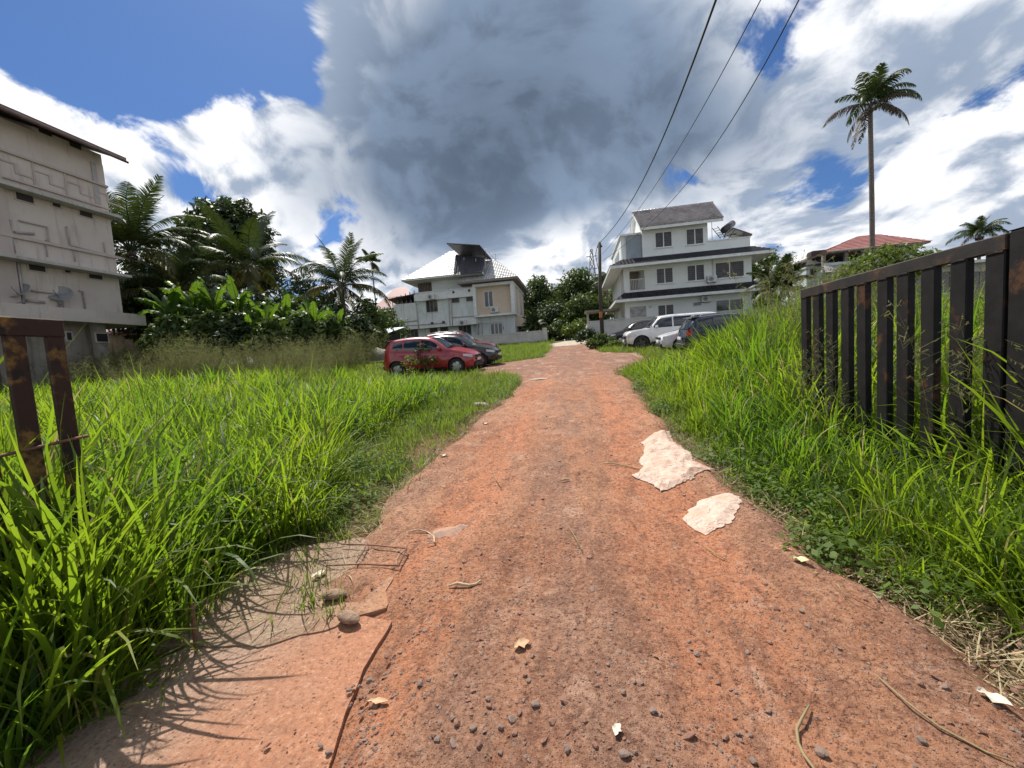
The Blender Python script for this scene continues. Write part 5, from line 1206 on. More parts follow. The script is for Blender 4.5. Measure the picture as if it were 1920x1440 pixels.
for s in (-.15, .0, .15): MB().lathe([(0, -.02), (.045, -.02), (.05, .04), (.03, .07), (.045, .1), (.02, .14), (0, .14)], 10, 'z', (pt[0]+s, PY, pt[2]-.27+(.28 if s == 0 else 0))).build('insulator', M_ACW, up, True)
MB().tube([(pt[0]-.13, PY-.02, pt[2]-.1), (pt[0]-.35, PY-.05, pt[2]-.9), (pt[0]-.18, PY-.05, pt[2]-2.0), (pt[0]-.16, PY-.03, pt[2]-2.6)], .025, 6).build('cable_loop', M_VENT, up, True)
tag(up, 'dark utility pole with an orange band beside the road', 'utility pole')
M_WIRE = mat('black_cable', (.012, .012, .013), .6)
def wire(start, mids, rad, label):
    """a sagging span: through a few known points, then on over the gate to the next pole behind the camera"""
    P = [np.array(start)]+[np.array(q) for q in mids]
    n = 60; ty = np.array([q[1] for q in P]); o_ = np.argsort(ty); ty = ty[o_]; tx = np.array([P[i][0] for i in o_]); tz = np.array([P[i][2] for i in o_])
    cx, cz = np.polyfit(ty, tx, 1 if len(P) < 3 else 2), np.polyfit(ty, tz, 2 if len(P) > 2 else 1)
    yy = np.linspace(start[1], -14, n)
    pts = [(float(np.polyval(cx, y)), float(y), float(np.polyval(cz, y))) for y in yy]; pts[0] = tuple(start)
    return tag(MB().tube(pts, rad, 6).build('power_line', M_WIRE, None, True), label, 'cable', 'overhead power lines')
wire((pt[0], PY, pt[2]-.02), [atY(1200, 350, 16.5), atY(1280, 165, 9.6), atY(1343, 0, 6.6)], .019, 'thick black overhead cable leaving the pole top, leftmost of the three')
wire((pt[0]+.15, PY, pt[2]-.9), [atY(1262, 295, 14.5), atY(1340, 165, 9.8), atY(1425, 0, 7.2)], .010, 'thin overhead wire, middle of the three')
wire((pt[0]+.15, PY, pt[2]-1.4), [atY(1300, 330, 15.5), atY(1400, 170, 9.8), atY(1503, 0, 7.2)], .012, 'thin overhead wire passing across the three-storey house roof, rightmost')
TY = 130.0
tb = atY(1113, 560, TY); tt_ = atY(1109, 468, TY); tw = empty('lattice_tower', (tb[0], TY, gz(TY)))
zb0 = gz(TY); H = tt_[2]-zb0; lg = []
M_STEEL = mat('tower_steel', (.16, .165, .18), .6)
def tp(sx, sy, t): w = 2.6*(1-t)+.35*t; return (tb[0]+sx*w+(tt_[0]-tb[0])*t*.2, TY+sy*w, zb0+H*t)
for sx in (-1, 1):
    for sy in (-1, 1): MB().tube([tp(sx, sy, 0), tp(sx, sy, 1)], [.16, .10], 4).build('leg', M_STEEL, tw)
ts = [0, .2, .38, .53, .66, .77, .86, .93, 1]
for i in range(len(ts)-1):
    mb = MB()
    for (a, c) in (((-1, -1), (1, -1)), ((1, -1), (1, 1)), ((1, 1), (-1, 1)), ((-1, 1), (-1, -1))):
        mb.tube([tp(*a, ts[i]), tp(*c, ts[i+1])], .07, 4); mb.tube([tp(*c, ts[i]), tp(*a, ts[i+1])], .07, 4); mb.tube([tp(*a, ts[i+1]), tp(*c, ts[i+1])], .07, 4)
    mb.build('bracing', M_STEEL, tw)
for k, t in enumerate((.93, .80, .68)):
    for s in (-1, 1): q = tp(0, 0, t); MB().box(q[0]+s*.4-1.3*(s < 0), q[0]+s*.4+1.3*(s > 0), TY-.12, TY+.12, q[2]-.1, q[2]+.1).build('antenna_arm', M_STEEL, tw)
tag(tw, 'far lattice tower rising behind the trees beside the pole', 'tower')

# ------------------------------------------------------------------ palms, bananas, trees
M_FROND = leafmat('palm_frond', (.022, .040, .012), (.052, .075, .022), (.075, .11, .018), .22, .50, .30)
M_FRONDG = leafmat('palm_frond_yellowed', (.045, .055, .016), (.11, .10, .03), (.14, .135, .025), .26, .5, .3)
M_FRONDD = leafmat('palm_frond_dry', (.06, .045, .03), (.11, .08, .055), (.08, .06, .035), .18, .6, .3)
M_TRUNK = mat('palm_trunk', (.105, .085, .07), .95, (.17, .14, .12), 3, stretch=(2, 2, 7), bump=.03, bscale=9)
M_BARK = mat('bark', (.07, .055, .042), .95, (.12, .095, .075), 5, stretch=(4, 4, 1), bump=.02, bscale=14)
def frond_mesh(L, e0, droop, seed, m_, nl=54, ll=.85, hang=.5, wid=.062, ragged=.06):
    """one pinnate frond along local +X: arching rachis with leaflets on both sides"""
    r = np.random.default_rng(seed); n = 16; t = np.linspace(0, 1, n+1); an = e0-droop*t**1.35
    xs_ = np.concatenate([[0], np.cumsum(np.cos(an[:-1])*L/n)]); zs_ = np.concatenate([[0], np.cumsum(np.sin(an[:-1])*L/n)])
    mb = MB(); mb.tube([(x, .05*math.sin(k*.5), z) for k, (x, z) in enumerate(zip(xs_, zs_))], [.035*(1-.88*q)*(L/4)**.5 for q in t], 5)
    V, Fc = [], []; off = len(mb.v)
    for side in (-1, 1):
        for i in range(nl):
            u = .14+.86*(i+r.uniform(0, .6))/nl
            if r.uniform() < ragged: continue
            px = np.interp(u, t, xs_); pz = np.interp(u, t, zs_); a = np.interp(u, t, an)
            f = np.array([math.cos(a), 0, math.sin(a)]); s = np.array([0, side, 0])
            l = ll*(math.sin(math.pi*min(1, .18+.80*u))**.6)*r.uniform(.8, 1.1)
            d = f*(.35+.55*u)+s*.9+np.array([0, 0, .16-.25*hang]); d /= np.linalg.norm(d)
            p = np.array([px, 0, pz]); w = f*wid*.5*r.uniform(.8, 1.2); pts = [p]
            for k in range(3): d = d+np.array([0, 0, -hang*(.35+.3*k)*r.uniform(.7, 1.3)]); d /= np.linalg.norm(d); p = p+d*l/3; pts.append(p)
            b0 = off+len(V)
            for k, q in enumerate(pts): ww = w*(1, 1.15, .85, .12)[k]; V += [q-ww, q+ww]
            for k in range(3): Fc.append((b0+2*k, b0+2*k+1, b0+2*k+3, b0+2*k+2))
    mb.v += [tuple(map(float, v)) for v in V]; mb.f += Fc
    me = bpy.data.meshes.new('frond'); me.from_pydata(mb.v, [], mb.f); me.materials.append(m_)
    at = me.attributes.new('tint', 'FLOAT', 'POINT'); base = r.uniform(0, .5); at.data.foreach_set('value', (base+r.uniform(0, .5, len(mb.v))).astype(np.float32))
    return me
FR = {}
def fronds(kind):
    if kind in FR: return FR[kind]
    spec = {'coco': dict(L=4.3, ll=.80), 'tall': dict(L=3.1, ll=.72), 'small': dict(L=2.0, ll=.6)}[kind]
    L, ll = spec['L'], spec['ll']; k = {'coco': 0, 'tall': 50, 'small': 90}[kind]
    if kind == 'tall':
        FR[kind] = [frond_mesh(L*.8, R(82), R(45), 51, M_FROND, ll=ll, hang=.35, ragged=.12), frond_mesh(L*.9, R(68), R(95), 52, M_FROND, ll=ll, hang=.5, ragged=.15), frond_mesh(L, R(52), R(115), 53, M_FROND, ll=ll, hang=.7, ragged=.18),
                    frond_mesh(L, R(32), R(110), 54, M_FROND, ll=ll, hang=.9, ragged=.2), frond_mesh(L*1.1, R(6), R(75), 55, M_FRONDD, ll=ll, hang=1.0, ragged=.22), frond_mesh(L, R(-25), R(60), 56, M_FRONDD, ll=ll, hang=.9, ragged=.3), frond_mesh(L*.95, R(-62), R(28), 57, M_FRONDD, ll=ll*.6, hang=.4, ragged=.4)]
        return FR[kind]
    FR[kind] = [frond_mesh(L, R(80), R(35), 1+k, M_FROND, ll=ll, hang=.22), frond_mesh(L, R(66), R(75), 2+k, M_FROND, ll=ll, hang=.35), frond_mesh(L, R(50), R(95), 3+k, M_FROND, ll=ll, hang=.5),
                frond_mesh(L, R(30), R(95), 4+k, M_FROND, ll=ll, hang=.65), frond_mesh(L, R(8), R(85), 5+k, M_FRONDG, ll=ll, hang=.8), frond_mesh(L*.9, R(-25), R(60), 6+k, M_FRONDG, ll=ll, hang=.8), frond_mesh(L*.85, R(-45), R(42), 7+k, M_FRONDD, ll=ll*.8, hang=.5, ragged=.35)]
    return FR[kind]
def palm(name, label, px, py, Y, kind, n, seed, tilt=0.0, trunk_r=.17, only=None, group=None, mix_=(2, 3, 4, 4, 3, 2, 0), base_dx=0.0, sc=1.0):
    """crown centre at pixel direction px,py and distance Y; trunk comes down to the ground there"""
    r = random.Random(seed); c = atY(px, py, Y); base = (c[0]+base_dx, Y, gz(Y)); e = empty(name, base)
    h = c[2]-base[2]; pts = []; rad = []
    for i in range(13):
        t = i/12; pts.append((c[0]+base_dx*(1-t)**1.6+.10*h*.04*math.sin(t*4), Y, base[2]-.2+(h+.2)*t)); rad.append(trunk_r*(1.35-.35*min(1, t*4))*(1-.25*t))
    MB().tube(pts, rad, 10).build('trunk', M_TRUNK, e, True)
    fr = fronds(kind); lst = only
    if lst is None:
        lst = []
        for k, cnt in enumerate(mix_):
            a0 = r.uniform(0, 6.28)
            for j in range(cnt): lst.append((k, a0+6.283*j/cnt+r.uniform(-.35, .35)))
    for k, a, *big in lst:
        s = sc*r.uniform(.85, 1.1)*(big[0] if big else 1.0); link('frond', fr[k], e, (c[0]-base[0]+.08*math.cos(a), .08*math.sin(a), h-.05+.05*r.random()), (r.uniform(-.25, .25), r.uniform(-.10, .10), a), (s, s, s))
    if kind != 'small':
        nuts = MB()
        for j in range(7): a = j*.9; nuts.lathe([(0, -.11), (.07, -.08), (.1, 0), (.07, .08), (0, .11)], 8, 'z', (c[0]+.24*math.cos(a), Y+.24*math.sin(a), c[2]-.30-.06*(j % 3)))
        nuts.build('coconut_bunch', M_BARK, e, True)
    return tag(e, label, 'palm tree', group)
GP = 'coconut palms behind the field'
palm('coconut_palm', 'large coconut palm rising behind the end of the apartment block', 245, 470, 20.5, 'coco', 18, 1, trunk_r=.2, group=GP, mix_=(6, 6, 5, 5, 4, 2, 0), sc=1.18)
palm('coconut_palm', 'low coconut palm with arching fronds between the apartment block and the dome-shaped tree', 335, 545, 21.5, 'coco', 14, 2, group=GP, mix_=(1, 2, 4, 5, 5, 2, 0), sc=1.12)
palm('coconut_palm', 'coconut palm standing before the dome-shaped dark tree', 463, 500, 24, 'coco', 14, 3, group=GP, mix_=(2, 3, 3, 5, 5, 3, 1), sc=1.05)
palm('coconut_palm', 'coconut palm with drooping yellowed fronds beside the hip roof house', 640, 535, 27, 'coco', 18, 4, group=GP, mix_=(3, 3, 5, 6, 6, 5, 2), sc=.98)
palm('areca_palm', 'small slender palm far behind the drooping coconut palm', 697, 492, 44, 'small', 9, 5, trunk_r=.09, mix_=(1, 2, 3, 3, 1, 0, 0))
palm('coconut_palm', 'tall lone palm with ragged crown and bare trunk beyond the gate', 1633, 195, 27, 'tall', 12, 6, trunk_r=.15,
     only=[(0, .4), (0, 2.2), (0, 4.4), (1, 0.7), (1, 2.6), (1, 4.0), (1, 5.4), (2, .1), (2, 4.8), (3, -.25, 1.1), (3, 3.9, .8), (4, 3.25, 1.3), (4, 5.2, .8), (6, 3.45, 1.25), (5, 2.2, .8), (4, .25, .8), (3, .5), (6, 3.95), (2, 5.9), (2, 1.5), (5, 5.6)], base_dx=.05, sc=.82)
palm('coconut_palm', 'short-looking palm crown showing above the gate top rail', 1836, 440, 46, 'tall', 14, 7, mix_=(3, 3, 4, 4, 2, 1, 0), sc=.85)
palm('coconut_palm', 'small distant palm between the pole and the three-storey house', 1138, 530, 52, 'tall', 12, 8, mix_=(1, 2, 3, 3, 3, 1, 0), sc=.9)
palm('coconut_palm', 'low bushy palm right of the three-storey house', 1462, 545, 26, 'small', 12, 9, trunk_r=.1, mix_=(3, 4, 4, 3, 1, 0, 0), sc=1.05)
palm('areca_palm', 'small garden palm inside the wall of the hip roof house', 1003, 612, 43.5, 'small', 10, 10, trunk_r=.1, mix_=(1, 2, 4, 4, 2, 0, 0), sc=.85)

M_BAN = leafmat('banana_leaf', (.035, .075, .014), (.068, .125, .024), (.19, .34, .022), .40, .4, .35)
def banana_leaf(L, W, e0, droop, seed):
    r = np.random.default_rng(seed); n = 14; t = np.linspace(0, 1, n+1); an = e0-droop*t**1.5
    xs_ = np.concatenate([[0], np.cumsum(np.cos(an[:-1])*L/n)]); zs_ = np.concatenate([[0], np.cumsum(np.sin(an[:-1])*L/n)])
    V, Fc = [], []
    for i in range(n):
        for side in (-1, 1):
            g_ = r.uniform(-.12, .05)                          # torn segments droop unevenly
            b0 = len(V)
            for j in (i, i+1):
                u = t[j]; w = W*(max(0., math.sin(math.pi*min(1, .06+.95*max(0, (u-.14)/.86))))**.55 if u > .14 else .05)
                nx_, nz = -math.sin(an[j]), math.cos(an[j])
                for k, q in enumerate((0, .5, 1)):
                    up_ = .16*q*W-(.30*q*q*W)+g_*q*q
                    V.append((xs_[j]+nx_*up_, side*q*w*.5, zs_[j]+nz*up_+.0))
            for k in (0, 1): Fc.append((b0+k, b0+k+1, b0+4+k, b0+3+k))
    mb = MB(); mb.add(V, Fc); mb.tube([(x, 0, z-.012) for x, z in zip(xs_, zs_)], [.028*(1-.85*q) for q in t], 5)
    me = bpy.data.meshes.new('leaf'); me.from_pydata(mb.v, [], mb.f); me.materials.append(M_BAN)
    at = me.attributes.new('tint', 'FLOAT', 'POINT'); at.data.foreach_set('value', np.full(len(mb.v), r.uniform(0, .9), np.float32)); return me
BL = [banana_leaf(1.9, .50, R(84), R(18), 1), banana_leaf(2.0, .55, R(72), R(45), 2), banana_leaf(2.1, .55, R(58), R(75), 3), banana_leaf(2.0, .55, R(42), R(85), 4), banana_leaf(1.8, .5, R(25), R(80), 5), banana_leaf(1.7, .5, R(64), R(25), 6)]
M_PSEUDO = mat('banana_stem', (.13, .14, .06), .7, (.20, .15, .08), 4, stretch=(3, 3, 1))
def banana(px, py, Y, seed, label, s=1.0):
    r = random.Random(seed); c = atY(px, py, Y); e = empty('banana_plant', (c[0], Y, gz(Y))); h = c[2]-gz(Y)
    MB().tube([(c[0], Y, gz(Y)-.1), (c[0]+.05, Y, gz(Y)+h*.5), (c[0], Y, c[2])], [.13*s, .11*s, .06*s], 9).build('stem', M_PSEUDO, e, True)
    a0 = r.uniform(0, 6.28)
    for k, (v, a) in enumerate(((0, 0), (5, 1.2), (1, 2.4), (1, 4.4), (2, .9), (2, 3.1), (3, 5.2), (3, 2.0), (4, 4.0))):
        q = s*r.uniform(.85, 1.15); link('leaf', BL[v], e, (0, 0, h-.03*k), (r.uniform(-.15, .15), 0, a0+a+r.uniform(-.3, .3)), (q, q, q))
    return tag(e, label, 'banana plant', 'banana plants at the edge of the field')
for i, (px, py, Y, s, lab) in enumerate([(318, 590, 17.5, 1.0, 'banana plant with one long leaf leaning left, nearest the apartment block'), (365, 580, 18.5, 1.15, 'tall banana plant with broad upright leaves, leftmost of the upright pair'), (402, 582, 18, 1.1, 'banana plant with bright upright leaves beside the tall broad one'),
        (447, 580, 19, 1.1, 'banana plant under the coconut palm, middle of the row'), (498, 606, 18.2, 1.0, 'small banana plant with spreading leaves right of the row middle'), (535, 596, 20, 1.05, 'banana plant with one tall bright leaf before the dark shrubs'), (590, 606, 19, 1.0, 'banana plant with pointed upright leaf, second from the drooping palm'), (632, 612, 21, .9, 'small banana plant at the foot of the drooping palm'), (470, 620, 17.4, .7, 'low young banana plant among the wispy seed grass')]):
    banana(px, py, Y, i+3, lab, s*.84)

def leafcloud(blobs, n, size, seed, elong=1.6, shell=.32, gap=.36, gs=1.1):
    r = np.random.default_rng(seed); vol = np.array([b[3]**2 for b in blobs]); which = r.choice(len(blobs), n, p=vol/vol.sum())
    B = np.array(blobs)[which]; d = r.normal(size=(n, 3)); d /= np.linalg.norm(d, axis=1)[:, None]
    rad = (shell+(1-shell)*r.uniform(0, 1, n)**.6)
    lump = 1+.16*np.sin(d[:, 0]*5+B[:, 0]*3)*np.cos(d[:, 1]*6+B[:, 2]*2)+.10*np.sin(d[:, 2]*11+d[:, 0]*9)
    P = B[:, :3]+d*(B[:, 3]*rad*lump)[:, None]*np.array([1, 1, .86])
    k = vnoise(P[:, 0]+P[:, 1]*.7, P[:, 2]*1.1+P[:, 1]*.5, gs/max(.2, blobs[0][3]/3), seed) > gap*r.uniform(.55, 1.1, n); P, d = P[k], d[k]; n = len(P)
    nr = d*.7+r.normal(size=(n, 3))*.6+np.array([0, 0, .35]); nr /= np.linalg.norm(nr, axis=1)[:, None]
    a = np.cross(nr, r.normal(size=(n, 3))); a /= np.linalg.norm(a, axis=1)[:, None]; b = np.cross(nr, a); s = (size*r.uniform(.6, 1.3, n))[:, None]
    V = np.stack([P-a*s*elong, P-b*s*.6-a*s*.1+nr*s*.12, P+a*s*elong-nr*s*.2, P+b*s*.6-a*s*.1+nr*s*.12], 1).reshape(-1, 3)
    F4 = np.arange(4*n).reshape(n, 4)
    cl = vnoise(P[:, 0], P[:, 2]+P[:, 1], .9, seed+3); tint = np.clip(.55*cl+.45*r.uniform(0, 1, n), 0, 1)
    return V, F4, np.repeat(tint, 4)
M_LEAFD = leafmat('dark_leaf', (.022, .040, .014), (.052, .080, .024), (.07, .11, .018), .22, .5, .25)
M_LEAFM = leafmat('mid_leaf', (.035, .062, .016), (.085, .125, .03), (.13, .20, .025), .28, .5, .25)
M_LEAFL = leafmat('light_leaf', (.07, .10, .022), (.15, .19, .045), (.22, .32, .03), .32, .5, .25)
def tree(name, label, px, py, Y, blobs, n, size, m_, seed, trunk_r=.2, cat='tree', group=None, **kw):
    """crown blobs are given relative to the crown centre seen at px,py and distance Y"""
    c = atY(px, py, Y); e = empty(name, (c[0], Y, gz(Y))); B = [(dx, dy, c[2]-gz(Y)+dz, r_) for dx, dy, dz, r_ in blobs]
    V, F4, T = leafcloud(B, n, size, seed, **kw); link('crown', np_mesh('crown', V, F4, m_, T), e)
    mb = MB(); hb = min(b[2]-b[3]*.4 for b in B); hb = max(hb, .3)
    mb.tube([(0, 0, -.2), (.05, 0, hb*.5), (0, .05, hb)], [trunk_r*1.2, trunk_r, trunk_r*.8], 9)
    for (x, y, z, r_) in B[:7]: mb.tube([(0, 0, hb*.8), (x*.45, y*.45, (hb+z)/2), (x*.9, y*.9, z)], [trunk_r*.6, trunk_r*.4, trunk_r*.12], 6)
    o = link('trunk' if cat == 'tree' else 'stem', mb.mesh('trunk', M_BARK, True), e)
    return tag(e, label, cat, group)
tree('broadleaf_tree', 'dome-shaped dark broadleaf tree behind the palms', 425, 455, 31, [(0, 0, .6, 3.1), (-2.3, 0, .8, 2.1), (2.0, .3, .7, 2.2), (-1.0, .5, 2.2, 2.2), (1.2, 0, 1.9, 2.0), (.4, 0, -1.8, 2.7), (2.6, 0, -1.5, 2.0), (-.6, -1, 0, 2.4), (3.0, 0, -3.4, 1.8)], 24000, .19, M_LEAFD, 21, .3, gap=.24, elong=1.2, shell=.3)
# trees beyond the houses
FT = 'trees between the two white houses'
tree('broadleaf_tree', 'rounded green tree right behind the cream wing', 1003, 556, 58, [(0, 0, 0, 3.0), (-2, 0, -1, 2.3), (2, 0, -1.2, 2.4), (.5, 0, 1.4, 1.9), (-1, 0, -3, 2.6)], 7000, .19, M_LEAFM, 31, .25, group=FT)
tree('broadleaf_tree', 'dark tall tree crown in the middle of the gap between the houses', 1075, 545, 62, [(0, 0, 0, 3.3), (-2.6, 0, -.6, 2.4), (2.5, 0, -.4, 2.6), (.8, 0, 1.6, 2.2), (0, 0, -3, 3.2)], 9000, .20, M_LEAFM, 32, .28, group=FT)
tree('broadleaf_tree', 'leafy tree left of the utility pole, lower than its neighbours', 1098, 578, 48, [(0, 0, 0, 2.2), (-1.4, 0, -.8, 1.7), (1.4, 0, -.6, 1.6), (0, 0, -2, 2.2)], 6000, .17, M_LEAFM, 33, .2, group=FT)
tree('broadleaf_tree', 'low dense tree at the end of the road, between the boundary walls', 1048, 590, 50, [(0, 0, 0, 2.0), (-1.8, 0, -.4, 1.8), (1.7, 0, -.5, 1.8), (0, 0, -1.6, 2.2)], 6000, .16, M_LEAFD, 34, .2, group=FT)
tree('broadleaf_tree', 'tree with pale leaves peeping above the gate canopy', 1150, 560, 56, [(0, 0, 0, 2.0), (1.5, 0, -.5, 1.5), (-1.2, 0, -.8, 1.6), (0, 0, -2.4, 2.0)], 3500, .17, M_LEAFL, 35, .18, group=FT)
tree('broadleaf_tree', 'tree half hidden behind the right end of the three-storey house', 1425, 505, 41, [(0, 0, 0, 1.6), (1.0, 0, -1.2, 1.5), (-.8, 0, -1.0, 1.6), (.3, 0, -2.6, 1.8), (.8, 0, 1.0, .9)], 4000, .15, M_LEAFM, 36, .18)
tree('climber_bush', 'green creeper bush at the foot of the tall lone palm', 1650, 490, 23.2, [(0, 0, 0, 1.0), (-1.0, 0, -.4, .9), (1.1, 0, .1, .85), (1.9, 0, -.3, .8), (-1.8, 0, -.8, .8), (0, 0, -1.6, 1.4), (.6, .3, -2.6, 1.5)], 7500, .085, M_LEAFL, 37, .1, cat='bush')
tree('broadleaf_tree', 'far treetop between the gate end and the red roof house', 1530, 520, 70, [(0, 0, 0, 2.4), (-2.5, 0, -.6, 2.0), (2.5, 0, -.4, 2.0), (-5, 0, -1, 2.2)], 4000, .22, M_LEAFM, 38, .2)
for i, (px, py, Y, s_, m_, lab) in enumerate([(1010, 606, 49, 1.5, M_LEAFM, 'green shrub beside the corner pier of the stained wall'), (1052, 616, 47, 1.5, M_LEAFM, 'broad low shrub closing the view at the end of the road'), (1088, 614, 45, 1.3, M_LEAFL, 'light green shrub left of the compound wall corner'), (1030, 585, 54, 2.2, M_LEAFM, 'bushy green mass between the cream wing and the low dense tree')]):
    tree('garden_shrub', lab, px, py, Y, [(0, 0, 0, s_), (-s_*.9, 0, -s_*.3, s_*.8), (s_*.9, 0, -s_*.3, s_*.8), (0, -.3, -s_*.9, s_*1.1)], 2600, .13, m_, 140+i, .07, cat='shrub', group='shrubs at the end of the road')
# dark shrubs of the thicket on the left
TH = 'shrubs of the thicket at the field edge'
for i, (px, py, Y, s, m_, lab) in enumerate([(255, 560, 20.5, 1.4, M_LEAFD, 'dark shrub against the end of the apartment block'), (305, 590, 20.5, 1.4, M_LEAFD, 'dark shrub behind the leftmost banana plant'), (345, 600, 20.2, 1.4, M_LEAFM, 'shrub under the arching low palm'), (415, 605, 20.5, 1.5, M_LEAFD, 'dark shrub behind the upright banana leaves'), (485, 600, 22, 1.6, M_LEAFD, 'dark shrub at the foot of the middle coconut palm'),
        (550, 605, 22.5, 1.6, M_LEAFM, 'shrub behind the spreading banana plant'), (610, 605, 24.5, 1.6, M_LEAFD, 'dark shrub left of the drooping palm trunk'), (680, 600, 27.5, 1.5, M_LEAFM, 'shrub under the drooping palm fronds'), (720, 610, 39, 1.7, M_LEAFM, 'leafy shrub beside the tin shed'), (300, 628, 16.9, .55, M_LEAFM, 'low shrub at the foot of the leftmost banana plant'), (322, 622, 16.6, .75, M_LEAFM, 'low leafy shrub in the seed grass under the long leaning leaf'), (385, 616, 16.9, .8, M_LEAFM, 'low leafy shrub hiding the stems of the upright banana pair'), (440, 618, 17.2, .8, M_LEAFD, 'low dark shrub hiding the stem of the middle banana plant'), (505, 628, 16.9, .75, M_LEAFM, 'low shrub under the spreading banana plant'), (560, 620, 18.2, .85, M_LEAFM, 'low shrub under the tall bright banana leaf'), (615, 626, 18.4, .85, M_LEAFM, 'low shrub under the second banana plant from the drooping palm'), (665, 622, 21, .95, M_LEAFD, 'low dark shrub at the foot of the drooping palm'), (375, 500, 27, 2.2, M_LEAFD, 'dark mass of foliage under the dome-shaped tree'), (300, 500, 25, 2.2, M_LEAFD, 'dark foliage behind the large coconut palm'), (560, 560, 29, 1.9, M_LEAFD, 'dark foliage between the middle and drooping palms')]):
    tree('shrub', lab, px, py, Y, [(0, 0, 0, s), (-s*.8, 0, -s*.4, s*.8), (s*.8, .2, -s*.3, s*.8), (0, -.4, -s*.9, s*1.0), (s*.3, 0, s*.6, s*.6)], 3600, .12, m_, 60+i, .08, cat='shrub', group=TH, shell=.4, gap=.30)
# bushes in the open
tree('roadside_bush', 'green bush at the foot of the utility pole', 1126, 640, 24.5, [(0, 0, 0, .55), (-.5, 0, -.1, .42), (.55, 0, -.12, .45), (.1, -.1, .3, .35), (0, -.2, -.3, .6)], 2600, .065, M_LEAFM, 81, .03, cat='bush')
tree('roadside_bush', 'small leafy weed bush between the pole bush and the white SUV', 1152, 648, 23.6, [(0, 0, 0, .4), (.4, 0, -.05, .35), (-.3, 0, -.1, .3)], 1300, .055, M_LEAFL, 82, .02, cat='bush')
tree('roadside_bush', 'dark purple-green shrub by the compound wall corner', 1100, 626, 32.5, [(0, 0, 0, .7), (.5, 0, -.3, .5), (-.5, 0, -.3, .5)], 1400, .08, M_LEAFD, 83, .03, cat='bush')
for i, (px, py, Y, h, lab) in enumerate([(752, 655, 14.6, .5, 'broad-leaved weed before the rear door of the red car'), (790, 650, 14.4, .48, 'tallest broad-leaved weed before the front door of the red car'), (768, 672, 13.8, .42, 'weed with small white blooms before the red car'), (733, 672, 15.0, .45, 'weed before the rear bumper of the red car'), (808, 672, 14.2, .35, 'low weed before the front wheel of the red car')]):
    tree('weed_plant', lab, px, py, Y, [(0, 0, 0, h*.45), (-.2, 0, -.2, h*.4), (.2, 0, -.15, h*.4), (0, 0, -.5, h*.6)], 240, .05, M_LEAFL if i % 2 == 0 else M_LEAFM, 90+i, .015, cat='weed', group='weeds growing before the red car', gap=.2, elong=1.15)
# ------------------------------------------------------------------ cars
M_TYRE = mat('tyre_rubber', (.018, .018, .018), .85, (.03, .027, .024), 12)
M_RIM = mat('alloy_rim', (.45, .45, .45), .35, (.35, .34, .33), 10, metal=.7); M_RIMD = mat('dark_rim', (.05, .05, .05), .5, (.09, .085, .08), 10, metal=.4)
M_CGLASS = mat('car_glass', (.012, .014, .016), .04, spec=.8); M_LAMP = mat('lamp_lens', (.62, .62, .60), .12, (.48, .48, .47), 15, coat=.5)
M_TAIL = mat('tail_lens', (.42, .02, .018), .15, (.30, .012, .012), 15, coat=.5); M_PLATE = mat('number_plate', (.68, .68, .66), .5); M_CBLACK = mat('black_plastic', (.02, .02, .021), .55)
def paint(name, c, dirt=.15):
    return mat(name, c, .28, tuple(q*.86 for q in c), 2.0, coat=.6, col3=tuple(.7*q+.3*d for q, d in zip(c, (.25, .16, .10))), n3=1.6, lo3=.55, hi3=.85)
P_RED = paint('red_paint', (.36, .022, .030)); P_BLACK = paint('black_paint', (.006, .006, .008)); P_MAROON = paint('maroon_paint', (.16, .016, .022)); P_WHITE = paint('white_paint', (.72, .72, .70)); P_BLUE = paint('dark_blue_paint', (.010, .016, .034)); P_SILVER = paint('silver_white_paint', (.66, .67, .67))
def wheel_parts(parent, x, y, r, w, rim):
    e = empty('wheel', (x, y, r)); e.parent = parent; s = 1 if y > 0 else -1
    prof = [(r*.62, -w/2+.01), (r*.80, -w/2), (r*.96, -w/2+.03), (r, -w/2+.055), (r, w/2-.055), (r*.96, w/2-.03), (r*.80, w/2), (r*.62, w/2-.01)]
    link('tyre', MB().lathe(prof, 28, 'y').mesh('tyre', M_TYRE, True), e)
    mb = MB(); mb.lathe([(r*.66, -w/2+.02), (r*.66, w/2-.03), (r*.61, w/2-.03), (r*.61, -w/2+.02)], 28, 'y')
    yo = s*(w/2-.035)
    mb.lathe([(0, yo), (r*.15, yo), (r*.15, yo-s*.04), (0, yo-s*.04)], 14, 'y')
    for k in range(5):
        a = 2*math.pi*k/5; ca, sa = math.cos(a), math.sin(a)
        def pt(q, t, dy): return (q*ca-t*sa, yo+dy, q*sa+t*ca)
        mb.add([pt(r*.12, -.05, 0), pt(r*.12, .05, 0), pt(r*.63, .085, -s*.012), pt(r*.63, -.085, -s*.012), pt(r*.12, -.05, -s*.03), pt(r*.12, .05, -s*.03), pt(r*.63, .085, -s*.04), pt(r*.63, -.085, -s*.04)], [(0, 1, 2, 3), (4, 5, 6, 7), (0, 1, 5, 4), (1, 2, 6, 5), (2, 3, 7, 6), (3, 0, 4, 7)])
    link('rim', mb.mesh('rim', rim, False), e)
    link('brake_disc', MB().lathe([(0, yo-s*.07), (r*.6, yo-s*.07), (r*.6, yo-s*.09), (0, yo-s*.09)], 20, 'y').mesh('disc', M_CBLACK, True), e)
